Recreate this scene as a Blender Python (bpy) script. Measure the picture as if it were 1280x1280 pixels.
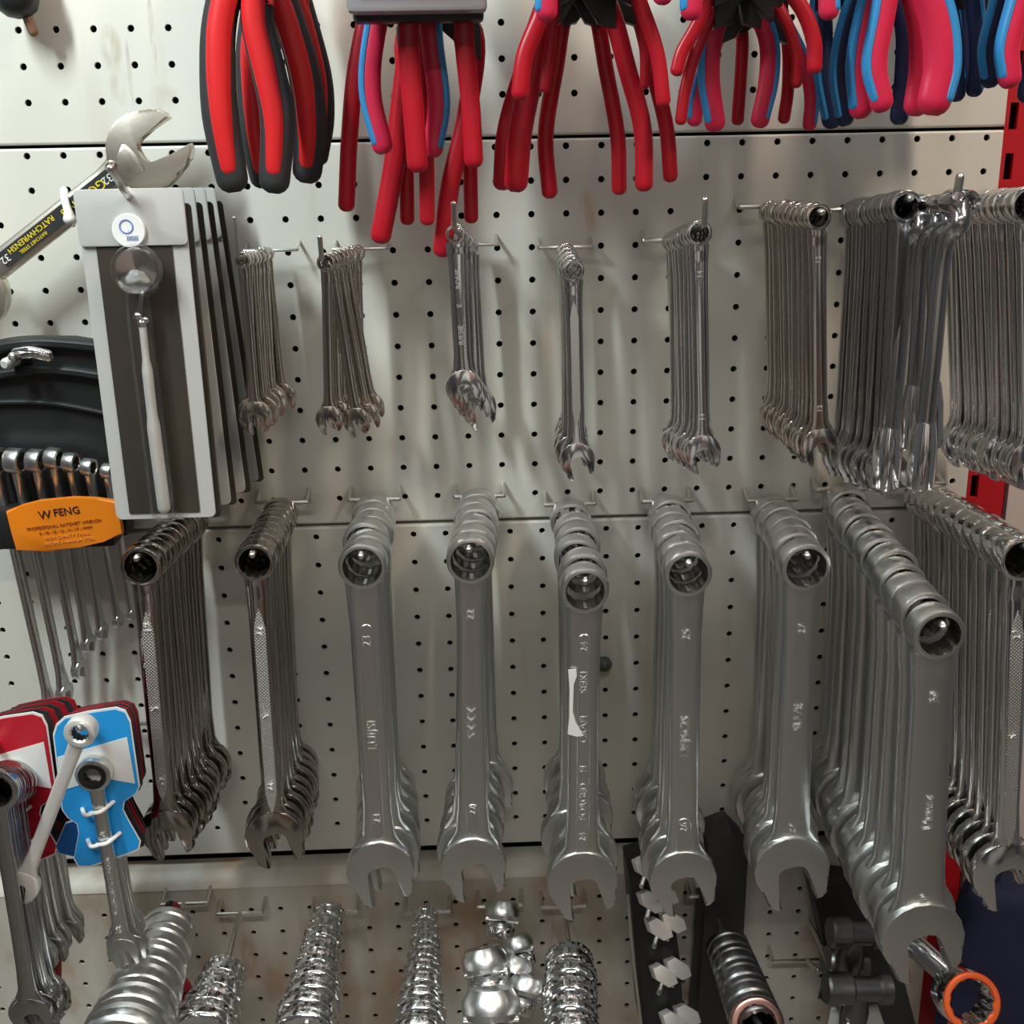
import bpy, bmesh, math, random
from mathutils import Vector, Matrix
random.seed(7)
for o in list(bpy.data.objects): bpy.data.objects.remove(o)
SC = bpy.context.scene
C = SC.collection
PI = math.pi
# ------------------------------------------------------------------ camera
FPX, PITCH, YAW, ROLL, DIST, EYE = 1400.0, 0.298, 0.030, -0.020, 0.827, 1.5
_f = Vector((math.sin(YAW)*math.cos(PITCH), math.cos(YAW)*math.cos(PITCH), -math.sin(PITCH)))
_r = Vector((math.cos(YAW), -math.sin(YAW), 0)); _u = _r.cross(_f)
_r2 = _r*math.cos(ROLL) + _u*math.sin(ROLL); _u2 = -_r*math.sin(ROLL) + _u*math.cos(ROLL)
CAM = Vector((0, -DIST, EYE))
cd = bpy.data.cameras.new('camera'); cam = bpy.data.objects.new('camera', cd); C.objects.link(cam)
m = Matrix.Identity(4)
for i in range(3):
    m[i][0] = _r2[i]; m[i][1] = _u2[i]; m[i][2] = -_f[i]; m[i][3] = CAM[i]
cam.matrix_world = m
cd.sensor_width = 36; cd.lens = 36*FPX/1280; cd.clip_start = 0.01
SC.camera = cam
# ------------------------------------------------------------------ world and lamps
wd = bpy.data.worlds.new('world'); SC.world = wd; wd.use_nodes = True
wd.node_tree.nodes['Background'].inputs[0].default_value = (0.95, 0.97, 1.0, 1)
wd.node_tree.nodes['Background'].inputs[1].default_value = 0.075
def lamp(name, loc, target, sx, sy, power, col):
    l = bpy.data.lights.new(name, 'AREA'); l.shape = 'RECTANGLE'; l.size = sx; l.size_y = sy
    l.energy = power; l.color = col
    o = bpy.data.objects.new(name, l); C.objects.link(o); o.location = loc
    o.rotation_euler = (Vector(target)-Vector(loc)).to_track_quat('-Z', 'Y').to_euler()
    return o
lamp('tube_lamp', (-0.56, -0.56, 2.10), (-0.25, 0, 1.50), 0.06, 0.36, 9.6, (0.88, 1.0, 1.0))
lamp('tube_lamp', (0.62, -0.62, 2.22), (0.15, 0, 1.45), 0.06, 0.36, 6.2, (1.0, 0.82, 0.66))
lamp('tube_lamp', (0.0, -0.34, 2.45), (0.0, -0.20, 1.2), 1.6, 0.08, 4.0, (0.97, 1.0, 1.0))  # added lamp close over the wall, for highlights on the ring tops
lamp('tube_lamp', (0.0, -1.65, 2.70), (0.0, -2.45, 1.35), 1.2, 0.15, 40, (1.0, 0.97, 0.93))  # added lamp behind the camera, brightens the opposite shelves for steel reflections
SC.view_settings.view_transform = 'Standard'; SC.view_settings.look = 'None'
SC.view_settings.exposure = 0.12; SC.view_settings.gamma = 1.0
SC.view_settings.use_curve_mapping = False
# ------------------------------------------------------------------ helpers
def W(px, py, d=0.0):
    """world point that lies d metres in front of the pegboard on the sight line of a photo pixel"""
    v = _r2*((px-640)/FPX) - _u2*((py-640)/FPX) + _f
    return CAM + v*((DIST-d)/v.y)
def S(px, py, d=0.0):
    """metres per photo pixel there"""
    return (W(px, py, d)-CAM).dot(_f)/FPX

def mat(name, col, metal=0.0, rough=0.5, bump=0.0, scale=200.0, var=0.0, coat=0.0, trans=0.0, spec=0.5, ior=1.45, stretch=None, tint=None):
    M = bpy.data.materials.new(name); M.use_nodes = True
    nt = M.node_tree; b = nt.nodes['Principled BSDF']
    b.inputs['Base Color'].default_value = (*col, 1); b.inputs['Metallic'].default_value = metal
    b.inputs['Roughness'].default_value = rough; b.inputs['Coat Weight'].default_value = coat
    b.inputs['Transmission Weight'].default_value = trans; b.inputs['IOR'].default_value = ior
    b.inputs['Specular IOR Level'].default_value = spec
    tc = nt.nodes.new('ShaderNodeTexCoord'); mp = nt.nodes.new('ShaderNodeMapping')
    nt.links.new(tc.outputs['Object'], mp.inputs[0])
    if stretch: mp.inputs['Scale'].default_value = stretch
    n = nt.nodes.new('ShaderNodeTexNoise'); n.inputs['Scale'].default_value = scale; n.inputs['Detail'].default_value = 3
    nt.links.new(mp.outputs[0], n.inputs['Vector'])
    if var:
        mx = nt.nodes.new('ShaderNodeMix'); mx.data_type = 'RGBA'
        t = tint or (0.72, 0.70, 0.66)
        mx.inputs[6].default_value = (*col, 1); mx.inputs[7].default_value = (col[0]*t[0], col[1]*t[1], col[2]*t[2], 1)
        rp = nt.nodes.new('ShaderNodeMapRange'); rp.inputs[1].default_value = 0.5-0.25/max(var, .05)*.4; rp.inputs[2].default_value = 0.75
        rp.inputs[4].default_value = min(1, var)
        nt.links.new(n.outputs[0], rp.inputs[0]); nt.links.new(rp.outputs[0], mx.inputs[0]); nt.links.new(mx.outputs[2], b.inputs['Base Color'])
    if metal:
        r2 = nt.nodes.new('ShaderNodeMapRange'); r2.inputs[3].default_value = rough*0.95; r2.inputs[4].default_value = rough*1.06
        nt.links.new(n.outputs[0], r2.inputs[0]); nt.links.new(r2.outputs[0], b.inputs['Roughness'])
    if bump:
        bp = nt.nodes.new('ShaderNodeBump'); bp.inputs['Strength'].default_value = bump; bp.inputs['Distance'].default_value = 0.001
        nt.links.new(n.outputs[0], bp.inputs['Height']); nt.links.new(bp.outputs[0], b.inputs['Normal'])
    return M

M = {}
M['chrome'] = mat('polished_chrome', (0.82, 0.82, 0.82), 1, 0.10, scale=60)
M['chrome_warm'] = mat('warm_chrome', (0.68, 0.63, 0.58), 1, 0.11, scale=60)
M['chrome_bronze'] = mat('smoky_chrome', (0.46, 0.42, 0.39), 1, 0.12, scale=60)
M['chrome_dark'] = mat('dark_chrome', (0.50, 0.50, 0.51), 1, 0.18, scale=60)
M['satin'] = mat('satin_steel', (0.74, 0.75, 0.74), 1, 0.30, scale=40)
M['satin_soft'] = mat('matt_plated_steel', (0.69, 0.69, 0.675), 1, 0.32, scale=40)
M['nickel'] = mat('brushed_nickel', (0.72, 0.655, 0.57), 1, 0.34, bump=0.05, scale=200)
M['white_steel'] = mat('pale_frosted_steel', (0.86, 0.84, 0.80), 0.55, 0.48, bump=0.03, scale=200)
M['stamp'] = mat('stamped_lettering', (0.90, 0.90, 0.88), 1, 0.38, scale=300)
M['stamp_dim'] = mat('worn_stamped_lettering', (0.72, 0.72, 0.70), 1, 0.45, scale=300)
M['bore'] = mat('unpolished_bore_steel', (0.11, 0.10, 0.085), 1, 0.42, scale=200)  # bore steel, base darkened for the shade inside the bores
M['zinc'] = mat('zinc_wire', (0.72, 0.70, 0.66), 1, 0.28, scale=150)
M['black_steel'] = mat('black_phosphate_steel', (0.045, 0.045, 0.047), 0.7, 0.42, bump=0.05, scale=300)
M['gun'] = mat('gunmetal', (0.23, 0.23, 0.235), 1, 0.36, scale=150)
M['black'] = mat('black_plastic', (0.016, 0.016, 0.017), 0, 0.42, bump=0.08, scale=500, var=0.2)
M['rubber'] = mat('black_rubber_grip', (0.028, 0.028, 0.030), 0, 0.55, bump=0.10, scale=600, var=0.2)
M['red'] = mat('red_dipped_vinyl', (0.46, 0.008, 0.020), 0, 0.33, bump=0.03, scale=80, var=0.15, tint=(.8, .6, .7))
M['red2'] = mat('red_grip', (0.68, 0.018, 0.022), 0, 0.40, bump=0.05, scale=200, var=0.15, tint=(.85, .6, .6))
M['pink'] = mat('pink_red_grip', (0.62, 0.020, 0.070), 0, 0.38, bump=0.03, scale=120, var=0.15, tint=(.85, .6, .6))
M['navy_grip'] = mat('dark_navy_grip', (0.012, 0.022, 0.075), 0, 0.42, bump=0.03, scale=120, var=0.15)
M['blue'] = mat('blue_grip', (0.030, 0.27, 0.60), 0, 0.42, bump=0.03, scale=120, var=0.15)
M['orange'] = mat('orange_label_plastic', (0.80, 0.215, 0.008), 0, 0.42, bump=0.02, scale=60, var=0.1, tint=(.9, .85, .7))
M['ink'] = mat('black_ink', (0.02, 0.013, 0.01), 0, 0.6, scale=100, var=0.1)
M['ink_orange'] = mat('dark_orange_ink', (0.36, 0.085, 0.005), 0, 0.6, scale=100, var=0.1)
M['ink_pale'] = mat('pale_orange_ink', (0.88, 0.35, 0.07), 0, 0.6, scale=100, var=0.1)
M['ink_yellow'] = mat('yellow_ink', (0.78, 0.62, 0.02), 0, 0.5, scale=100, var=0.1)
M['ink_white'] = mat('white_ink', (0.80, 0.80, 0.78), 0, 0.5, scale=100, var=0.1)
M['ink_blue'] = mat('blue_ink', (0.12, 0.22, 0.55), 0, 0.5, scale=100, var=0.1)
M['card_grey'] = mat('grey_white_card', (0.50, 0.495, 0.48), 0, 0.38, scale=30, var=0.25, coat=0.2)
M['card_dark'] = mat('dark_brown_print', (0.040, 0.034, 0.028), 0, 0.36, scale=35, var=0.6, coat=0.3, tint=(1.5, 1.3, 1.1))
M['card_blue'] = mat('bright_blue_card', (0.020, 0.33, 0.78), 0, 0.42, scale=40, var=0.1)
M['card_blue2'] = mat('deep_blue_card', (0.012, 0.12, 0.40), 0, 0.42, scale=40, var=0.1)
M['card_red'] = mat('dark_red_card', (0.34, 0.012, 0.02), 0, 0.45, scale=40, var=0.15)
M['card_redface'] = mat('bright_red_card', (0.50, 0.010, 0.025), 0, 0.42, scale=40, var=0.1)
M['card_black'] = mat('black_card', (0.03, 0.03, 0.032), 0, 0.45, scale=40, var=0.15)
M['paper'] = mat('white_paper', (0.80, 0.80, 0.78), 0, 0.6, scale=60, var=0.1)
M['tie'] = mat('clear_white_nylon', (0.82, 0.82, 0.80), 0, 0.35, scale=80, var=0.1)
def clear_mat():
    k = bpy.data.materials.new('clear_blister_plastic'); k.use_nodes = True; nt = k.node_tree
    nt.nodes.remove(nt.nodes['Principled BSDF'])
    t = nt.nodes.new('ShaderNodeBsdfTransparent'); g = nt.nodes.new('ShaderNodeBsdfGlossy'); g.inputs['Roughness'].default_value = .07
    lw = nt.nodes.new('ShaderNodeLayerWeight'); lw.inputs[0].default_value = .35; mx = nt.nodes.new('ShaderNodeMixShader')
    n = nt.nodes.new('ShaderNodeTexNoise'); n.inputs['Scale'].default_value = 90; bp = nt.nodes.new('ShaderNodeBump'); bp.inputs['Strength'].default_value = .25; bp.inputs['Distance'].default_value = .001
    nt.links.new(n.outputs[0], bp.inputs['Height']); nt.links.new(bp.outputs[0], g.inputs['Normal'])
    ml = nt.nodes.new('ShaderNodeMath'); ml.operation = 'MULTIPLY_ADD'; ml.inputs[1].default_value = .45; ml.inputs[2].default_value = .06
    nt.links.new(lw.outputs[1], ml.inputs[0]); nt.links.new(ml.outputs[0], mx.inputs[0]); nt.links.new(t.outputs[0], mx.inputs[1]); nt.links.new(g.outputs[0], mx.inputs[2])
    nt.links.new(mx.outputs[0], nt.nodes['Material Output'].inputs[0]); return k
M['clear'] = clear_mat()
M['mirror'] = mat('mirror_glass', (0.80, 0.81, 0.80), 1, 0.05, scale=30)
M['post_red'] = mat('red_powder_coat', (0.50, 0.012, 0.02), 0, 0.40, bump=0.05, scale=300, var=0.1)
M['void'] = mat('dark_backing', (0.012, 0.011, 0.010), 0, 0.8, scale=10, var=0.2)
M['navy'] = mat('navy_cloth', (0.012, 0.016, 0.05), 0, 0.85, bump=0.2, scale=400, var=0.3)
M['bronze'] = mat('orange_lacquer', (0.80, 0.13, 0.03), 0.2, 0.35, scale=100, var=0.1)  # orange reflection put into the base colour of rim and shank
M['copper'] = mat('copper_tint_steel', (0.72, 0.42, 0.36), 1, 0.28, scale=100)
M['pinkwall'] = mat('pale_pink_panel', (0.62, 0.53, 0.50), 0, 0.5, scale=12, var=0.2)
M['brown'] = mat('brown_edge', (0.24, 0.13, 0.075), 0, 0.6, scale=30, var=0.3)
M['grey_plastic'] = mat('grey_translucent_plastic', (0.34, 0.32, 0.34), 0, 0.3, scale=60, var=0.3)
M['bumper'] = mat('grey_green_rubber', (0.09, 0.105, 0.095), 0, 0.25, scale=60, var=0.2)

def knurl_mat():
    k = mat('knurled_satin_steel', (0.70, 0.68, 0.66), 1, 0.45, scale=200)
    nt = k.node_tree; b = nt.nodes['Principled BSDF']
    tc = nt.nodes.new('ShaderNodeTexCoord'); hs = []
    for a in (45, -45):
        mp = nt.nodes.new('ShaderNodeMapping'); mp.inputs['Rotation'].default_value = (0, math.radians(a), 0)
        w = nt.nodes.new('ShaderNodeTexWave'); w.inputs['Scale'].default_value = 190
        nt.links.new(tc.outputs['Object'], mp.inputs[0]); nt.links.new(mp.outputs[0], w.inputs[0]); hs.append(w)
    ad = nt.nodes.new('ShaderNodeMath'); ad.operation = 'MULTIPLY'
    nt.links.new(hs[0].outputs[1], ad.inputs[0]); nt.links.new(hs[1].outputs[1], ad.inputs[1])
    bp = nt.nodes.new('ShaderNodeBump'); bp.inputs['Strength'].default_value = 0.55; bp.inputs['Distance'].default_value = 0.0008
    nt.links.new(ad.outputs[0], bp.inputs['Height']); nt.links.new(bp.outputs[0], b.inputs['Normal'])
    return k
M['knurl'] = knurl_mat()

def board_mat(dirty=False):
    """cream enamelled sheet steel with faint streaks of dirt and a few brown smudges"""
    k = bpy.data.materials.new('cream_enamel_board'); k.use_nodes = True
    nt = k.node_tree; b = nt.nodes['Principled BSDF']; b.inputs['Roughness'].default_value = 0.42
    tc = nt.nodes.new('ShaderNodeTexCoord')
    def noise(scale, stretch, detail=4):
        mp = nt.nodes.new('ShaderNodeMapping'); mp.inputs['Scale'].default_value = stretch
        n = nt.nodes.new('ShaderNodeTexNoise'); n.inputs['Scale'].default_value = scale; n.inputs['Detail'].default_value = detail
        nt.links.new(tc.outputs['Object'], mp.inputs[0]); nt.links.new(mp.outputs[0], n.inputs['Vector']); return n.outputs[0]
    def ramp(src, a, c):
        r = nt.nodes.new('ShaderNodeMapRange'); r.inputs[1].default_value = a; r.inputs[2].default_value = c
        nt.links.new(src, r.inputs[0]); return r.outputs[0]
    def math2(op, x, y):
        n = nt.nodes.new('ShaderNodeMath'); n.operation = op
        for i, v in enumerate((x, y)):
            if isinstance(v, (int, float)): n.inputs[i].default_value = v
            else: nt.links.new(v, n.inputs[i])
        return n.outputs[0]
    def mixc(fac, a, c):
        n = nt.nodes.new('ShaderNodeMix'); n.data_type = 'RGBA'
        nt.links.new(fac, n.inputs[0])
        for i, v in ((6, a), (7, c)):
            if isinstance(v, tuple): n.inputs[i].default_value = (*v, 1)
            else: nt.links.new(v, n.inputs[i])
        return n.outputs[2]
    base = mixc(ramp(noise(5, (1, 1, 0.5)), 0.35, 0.7), (0.70, 0.685, 0.625), (0.655, 0.625, 0.55))
    base = mixc(math2('MULTIPLY', ramp(noise(14, (3, 1, 0.35)), 0.58, 0.8), 0.35), base, (0.50, 0.36, 0.25))
    if dirty:
        base = mixc(math2('MULTIPLY', ramp(noise(9, (1.6, 1, 0.6), 6), 0.38, 0.62), 0.75), base, (0.42, 0.31, 0.21))
        base = mixc(math2('MULTIPLY', ramp(noise(22, (1.2, 1, 0.8), 6), 0.55, 0.72), 0.6), base, (0.40, 0.20, 0.10))
    def blob(px, py, rx, rz):
        p = W(px, py, 0)
        mp = nt.nodes.new('ShaderNodeMapping'); mp.vector_type = 'POINT'
        mp.inputs['Location'].default_value = (-p.x/rx, 0, -p.z/rz); mp.inputs['Scale'].default_value = (1/rx, 0, 1/rz)
        g = nt.nodes.new('ShaderNodeTexGradient'); g.gradient_type = 'SPHERICAL'
        nt.links.new(tc.outputs['Object'], mp.inputs[0]); nt.links.new(mp.outputs[0], g.inputs[0])
        return math2('MULTIPLY', ramp(g.outputs[1], 0.0, 0.45), ramp(noise(70, (2, 1, .6)), 0.35, 0.6))
    for (px, py, rx, rz, col, a) in ((139, 60, .008, .017, (0.46, 0.39, 0.27), .7), (150, 108, .008, .014, (0.48, 0.40, 0.28), .5),
                                     (190, 38, .0022, .030, (0.42, 0.36, 0.27), .9), (162, 90, .0018, .025, (0.45, 0.40, 0.32), .7),
                                     (205, 125, .012, .012, (0.5, 0.45, 0.36), .4), (735, 265, .010, .018, (0.50, 0.28, 0.17), .5),
                                     (310, 1185, .014, .035, (0.42, 0.22, 0.12), .6), (400, 1180, .010, .03, (0.45, 0.26, 0.16), .5),
                                     (600, 1175, .010, .03, (0.45, 0.22, 0.13), .5), (695, 1160, .010, .03, (0.45, 0.22, 0.13), .5), (1075, 1195, .03, .03, (0.45, 0.18, 0.08), .7)):
        base = mixc(math2('MULTIPLY', blob(px, py, rx, rz), a), base, col)
    nt.links.new(base, b.inputs['Base Color'])
    bp = nt.nodes.new('ShaderNodeBump'); bp.inputs['Strength'].default_value = 0.06; bp.inputs['Distance'].default_value = 0.001
    nt.links.new(noise(250, (1, 1, 1)), bp.inputs['Height']); nt.links.new(bp.outputs[0], b.inputs['Normal'])
    return k
M['board'] = board_mat()
M['board_dirty'] = board_mat(True); M['board_dirty'].name = 'stained_enamel_board'

def shelf_mat():
    """crowded shelves across the aisle: upright goods of mixed colours"""
    k = bpy.data.materials.new('crowded_shelves'); k.use_nodes = True
    nt = k.node_tree; b = nt.nodes['Principled BSDF']; b.inputs['Roughness'].default_value = 0.5
    tc = nt.nodes.new('ShaderNodeTexCoord'); mp = nt.nodes.new('ShaderNodeMapping'); mp.inputs['Scale'].default_value = (7, 1, 2.6)
    v = nt.nodes.new('ShaderNodeTexVoronoi'); v.distance = 'CHEBYCHEV'; v.inputs['Scale'].default_value = 1.0
    r = nt.nodes.new('ShaderNodeValToRGB'); sp = nt.nodes.new('ShaderNodeSeparateColor')
    cols = [(0, (.03, .03, .035)), (.25, (.10, .09, .085)), (.42, (.32, .27, .24)), (.55, (.05, .07, .11)), (.66, (.75, .74, .70)), (.80, (.30, .12, .09)), (.88, (.55, .50, .42)), (1, (.85, .85, .82))]
    r.color_ramp.interpolation = 'CONSTANT'
    while len(r.color_ramp.elements) < len(cols): r.color_ramp.elements.new(.5)
    for el, (p, c) in zip(r.color_ramp.elements, cols): el.position = p; el.color = (*c, 1)
    nt.links.new(tc.outputs['Object'], mp.inputs[0]); nt.links.new(mp.outputs[0], v.inputs['Vector'])
    nt.links.new(v.outputs['Color'], sp.inputs[0]); nt.links.new(sp.outputs[0], r.inputs[0]); nt.links.new(r.outputs[0], b.inputs['Base Color'])
    return k

# ---- mesh helpers: every function adds to a bmesh
def mesh_of(bm, name, m, ang=35):
    bmesh.ops.recalc_face_normals(bm, faces=bm.faces[:])
    me = bpy.data.meshes.new(name); bm.to_mesh(me); bm.free()
    me.materials.append(m if not isinstance(m, str) else M[m])
    for p in me.polygons: p.use_smooth = True
    me.set_sharp_from_angle(angle=math.radians(ang))
    return me
def obj(name, me, parent=None, loc=None, rot=None):
    o = bpy.data.objects.new(name, me); C.objects.link(o)
    if parent: o.parent = parent
    if loc is not None: o.location = loc
    if rot is not None: o.rotation_euler = rot
    return o
def part(name, bm, m, parent=None, loc=None, rot=None, ang=35):
    return obj(name, mesh_of(bm, name, m, ang), parent, loc, rot)
def tag(o, label, cat, group=None):
    o['label'] = label; o['category'] = cat
    if group: o['group'] = group
    return o
def thing(name, label, cat, loc=(0, 0, 0), group=None, mtx=None):
    o = bpy.data.objects.new(name, None); C.objects.link(o); o.empty_display_size = 0.01
    o.location = loc
    if mtx is not None: o.matrix_world = mtx
    return tag(o, label, cat, group)
def struct(name, bm, m, ang=35):
    o = part(name, bm, m, ang=ang); o['kind'] = 'structure'; return o
def NB(): return bmesh.new()
def box(bm, c, s, bev=0.0, rot=None):
    r = bmesh.ops.create_cube(bm, size=1.0); vs = r['verts']
    mt = Matrix.Translation(c) @ (rot.to_4x4() if rot is not None else Matrix.Identity(4)) @ Matrix.Diagonal((*s, 1))
    bmesh.ops.transform(bm, matrix=mt, verts=vs)
    if bev:
        es = list({e for v in vs for e in v.link_edges})
        bmesh.ops.bevel(bm, geom=es, offset=bev, segments=2, affect='EDGES', profile=0.5)
    return bm
def loops(bm, rows, closed_ring=False, cap=True):
    """skin a list of vertex rings"""
    R = [[bm.verts.new(p) for p in row] for row in rows]
    n = len(R[0]); k = len(R)
    for a in range(k if closed_ring else k-1):
        A, B = R[a], R[(a+1) % k]
        for i in range(n):
            bm.faces.new((A[i], A[(i+1) % n], B[(i+1) % n], B[i]))
    if cap and not closed_ring:
        bm.faces.new(R[0][::-1]); bm.faces.new(R[-1])
    return bm
def catmull(pts, n):
    pts = [Vector(p) for p in pts]
    if len(pts) == 2: return [pts[0].lerp(pts[1], i/n) for i in range(n+1)]
    P = [pts[0]*2-pts[1]] + pts + [pts[-1]*2-pts[-2]]
    out = []; segs = len(pts)-1
    for i in range(n+1):
        t = i/n*segs; k = min(int(t), segs-1); u = t-k
        a, b, c, d = P[k], P[k+1], P[k+2], P[k+3]
        out.append(0.5*((2*b)+(-a+c)*u+(2*a-5*b+4*c-d)*u*u+(-a+3*b-3*c+d)*u**3))
    return out
def tube(bm, pts, rx, ry=None, n=16, seg=10, up=(0, 1, 0), taper=None, round_end=True, power=2.0):
    """swept tube, half width rx across, ry along 'up'"""
    ry = ry or rx; q = catmull(pts, n); up = Vector(up); rows = []
    for i, p in enumerate(q):
        t = (q[min(i+1, n)]-q[max(i-1, 0)]).normalized()
        s = t.cross(up)
        if s.length < 1e-4: s = t.cross(Vector((1, 0, 0.01)))
        s.normalize(); v = s.cross(t).normalized()
        k = taper(i/n) if taper else 1.0
        rows.append((p, t, s, v, k))
    out = []
    def ring(p, s, v, k):
        r = []
        for j in range(seg):
            a = 2*PI*j/seg; c, sn = math.cos(a), math.sin(a)
            if power != 2.0:
                c = math.copysign(abs(c)**(2/power), c); sn = math.copysign(abs(sn)**(2/power), sn)
            r.append(p + s*(rx*k*c) + v*(ry*k*sn))
        return r
    if round_end:
        p, t, s, v, k = rows[0]
        for a in (0.25, 0.7): out.append(ring(p - t*min(rx, ry)*k*(1-a), s, v, k*math.sin(math.acos(1-a))))
    for p, t, s, v, k in rows: out.append(ring(p, s, v, k))
    if round_end:
        p, t, s, v, k = rows[-1]; e = (rx*.6+ry*.4)
        for a in (0.35, 0.7, 0.93): out.append(ring(p + t*e*k*a, s, v, k*math.sqrt(1-a*a)))
    return loops(bm, out)
def lathe(bm, prof, n=32, axis='Y', star=None, c=(0, 0, 0)):
    """closed profile [(radius, h)], turned about axis; star = set of profile indices given 12 points"""
    rows = []
    for k, (r, h) in enumerate(prof):
        row = []
        for i in range(n):
            a = 2*PI*i/n; rr = r
            if star and k in star: rr = r*(1.0 + (0.10 if (i*12*2//n) % 2 == 0 else 0.0))
            x, z = rr*math.cos(a), rr*math.sin(a)
            row.append(Vector((x, h, z))+Vector(c) if axis == 'Y' else (Vector((x, z, h))+Vector(c) if axis == 'Z' else Vector((h, x, z))+Vector(c)))
        rows.append(row)
    return loops(bm, rows, closed_ring=True)
def prism(bm, outline, y0, y1, bev=0.0, seg=2):
    """outline [(x, z)] extruded along y"""
    A = [bm.verts.new((x, y0, z)) for x, z in outline]; B = [bm.verts.new((x, y1, z)) for x, z in outline]
    n = len(A); f0 = bm.faces.new(A); f1 = bm.faces.new(B[::-1])
    for i in range(n): bm.faces.new((A[i], B[i], B[(i+1) % n], A[(i+1) % n]))
    if bev:
        bmesh.ops.bevel(bm, geom=list(f0.edges)+list(f1.edges), offset=bev, segments=seg, affect='EDGES', profile=0.6)
    return bm
def rrect(w, h, r, k=4):
    out = []
    for cx, cz, a0 in ((w/2-r, h/2-r, 0), (-w/2+r, h/2-r, 90), (-w/2+r, -h/2+r, 180), (w/2-r, -h/2+r, 270)):
        for i in range(k+1):
            a = math.radians(a0+90*i/k); out.append((cx+r*math.cos(a), cz+r*math.sin(a)))
    return out
def text_mesh(s, size, m, depth=0.0003, spacing=1.0, shear=0.0):
    cu = bpy.data.curves.new('lettering', 'FONT'); cu.body = s; cu.size = size; cu.extrude = depth
    cu.align_x = 'CENTER'; cu.align_y = 'CENTER'; cu.resolution_u = 2; cu.space_character = spacing; cu.shear = shear
    o = bpy.data.objects.new('lettering', cu); C.objects.link(o)
    bpy.context.view_layer.update()
    me = bpy.data.meshes.new_from_object(o.evaluated_get(bpy.context.evaluated_depsgraph_get()))
    bpy.data.objects.remove(o); bpy.data.curves.remove(cu)
    me.materials.clear(); me.materials.append(M[m])
    me.transform(Matrix.Rotation(PI/2, 4, 'X'))          # stands up in XZ, reads from -Y
    return me
ORD = ['frontmost', 'second', 'third', 'fourth', 'fifth', 'sixth', 'seventh', 'eighth', 'ninth', 'tenth', 'eleventh', 'twelfth', 'thirteenth', 'fourteenth']

# ------------------------------------------------------------------ the pegboard wall
PX, PZ = 0.025, 0.02305
XR = W(1251, 200, 0).x; XL = -0.66
def board(name, x0, z0, ztop, zbot, y=0.0, dx=PX, dz=PZ, xr=XR, thick=0.0012, hr=0.00245, mt='board'):
    bm = NB(); i0 = math.ceil((XL+0.013-x0)/dx); i1 = math.floor((xr-0.007-x0)/dx)
    j0 = math.ceil((z0-ztop+0.004)/dz); j1 = math.floor((z0-zbot-0.0045)/dz)
    xa = x0+(i0-.5)*dx; xb = x0+(i1+.5)*dx; za = z0-(j0-.5)*dz; zb = z0-(j1+.5)*dz
    def vc(i, j): return (min(max(xa+i*dx, XL), xr), y, za-j*dz)
    nx, nz = i1-i0+1, j1-j0+1
    def clz(z): return min(max(z, zbot+.0015), ztop-.0015)
    G = {}
    def gv(a, b):                                    # half-step lattice
        if (a, b) not in G:
            x = xa+a*dx/2; z = za-b*dz/2
            if a == 2*nx: x = min(x, xr)
            G[a, b] = bm.verts.new((x, y, clz(z)))
        return G[a, b]
    for i in range(nx):
        for j in range(nz):
            cx = x0+(i0+i)*dx; cz = z0-(j0+j)*dz
            ring = [gv(2*i+a, 2*j+b) for a, b in ((2, 1), (2, 0), (1, 0), (0, 0), (0, 1), (0, 2), (1, 2), (2, 2))]
            H = [bm.verts.new((cx+hr*math.cos(k*PI/4), y, cz+hr*math.sin(k*PI/4))) for k in range(8)]
            Hb = [bm.verts.new((v.co.x, y+thick*2, v.co.z)) for v in H]
            for k in range(8):
                bm.faces.new((ring[k], ring[(k+1) % 8], H[(k+1) % 8], H[k]))
                bm.faces.new((H[k], H[(k+1) % 8], Hb[(k+1) % 8], Hb[k]))
    def strip(xs0, xs1, z1, z2):
        if xs1-xs0 > 1e-5 and z1-z2 > 1e-5:
            bm.faces.new([bm.verts.new(p) for p in ((xs0, y, z1), (xs1, y, z1), (xs1, y, z2), (xs0, y, z2))])
    strip(XL, xa, ztop-.0015, zbot+.0015); strip(min(xb, xr), xr, ztop-.0015, zbot+.0015)
    strip(xa, min(xb, xr), ztop-.0015, min(clz(za), ztop-.0015)); strip(xa, min(xb, xr), max(clz(zb), zbot+.0015), zbot+.0015)
    for z, s in ((ztop-.0015, 1), (zbot+.0015, -1)):   # folded, rounded lips running back to the wall
        prof = [(y, z), (y+.0004, z+s*.0009), (y+.0016, z+s*.0015), (y+.016, z+s*.0015)]
        V = [[bm.verts.new((x, a, b)) for a, b in prof] for x in (XL, xr)]
        for k in range(3): bm.faces.new((V[0][k], V[1][k], V[1][k+1], V[0][k+1]))
    V = [bm.verts.new(p) for p in ((xr, y, ztop), (xr, y+.016, ztop), (xr, y+.016, zbot), (xr, y, zbot))]; bm.faces.new(V)
    return struct(name, bm, mt)
Z_TM = W(440, 176, 0).z; Z_ML = W(600, 651.5, 0).z; Z_LB = W(600, 1062, 0).z
board('wall_upper', -0.301, EYE+.095, EYE+.30, Z_TM+.0013)
board('wall_middle', -0.057, EYE-.078, Z_TM-.0010, Z_ML+.0013)
board('wall_lower', -0.052, EYE-.270, Z_ML-.0013, Z_LB+.0050)
DB = 0.014; kf = (DIST-DB)/DIST
zb_lip = W(600, 1102, DB).z
board('wall_bottom', -0.081*kf, EYE-.628*kf, zb_lip+.004, EYE-1.0, y=-DB, dx=PX*kf, dz=PZ*kf, mt='board_dirty')
bm = NB()                                              # the sloping top lip of the bottom board
z1 = Z_LB-.0065
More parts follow.
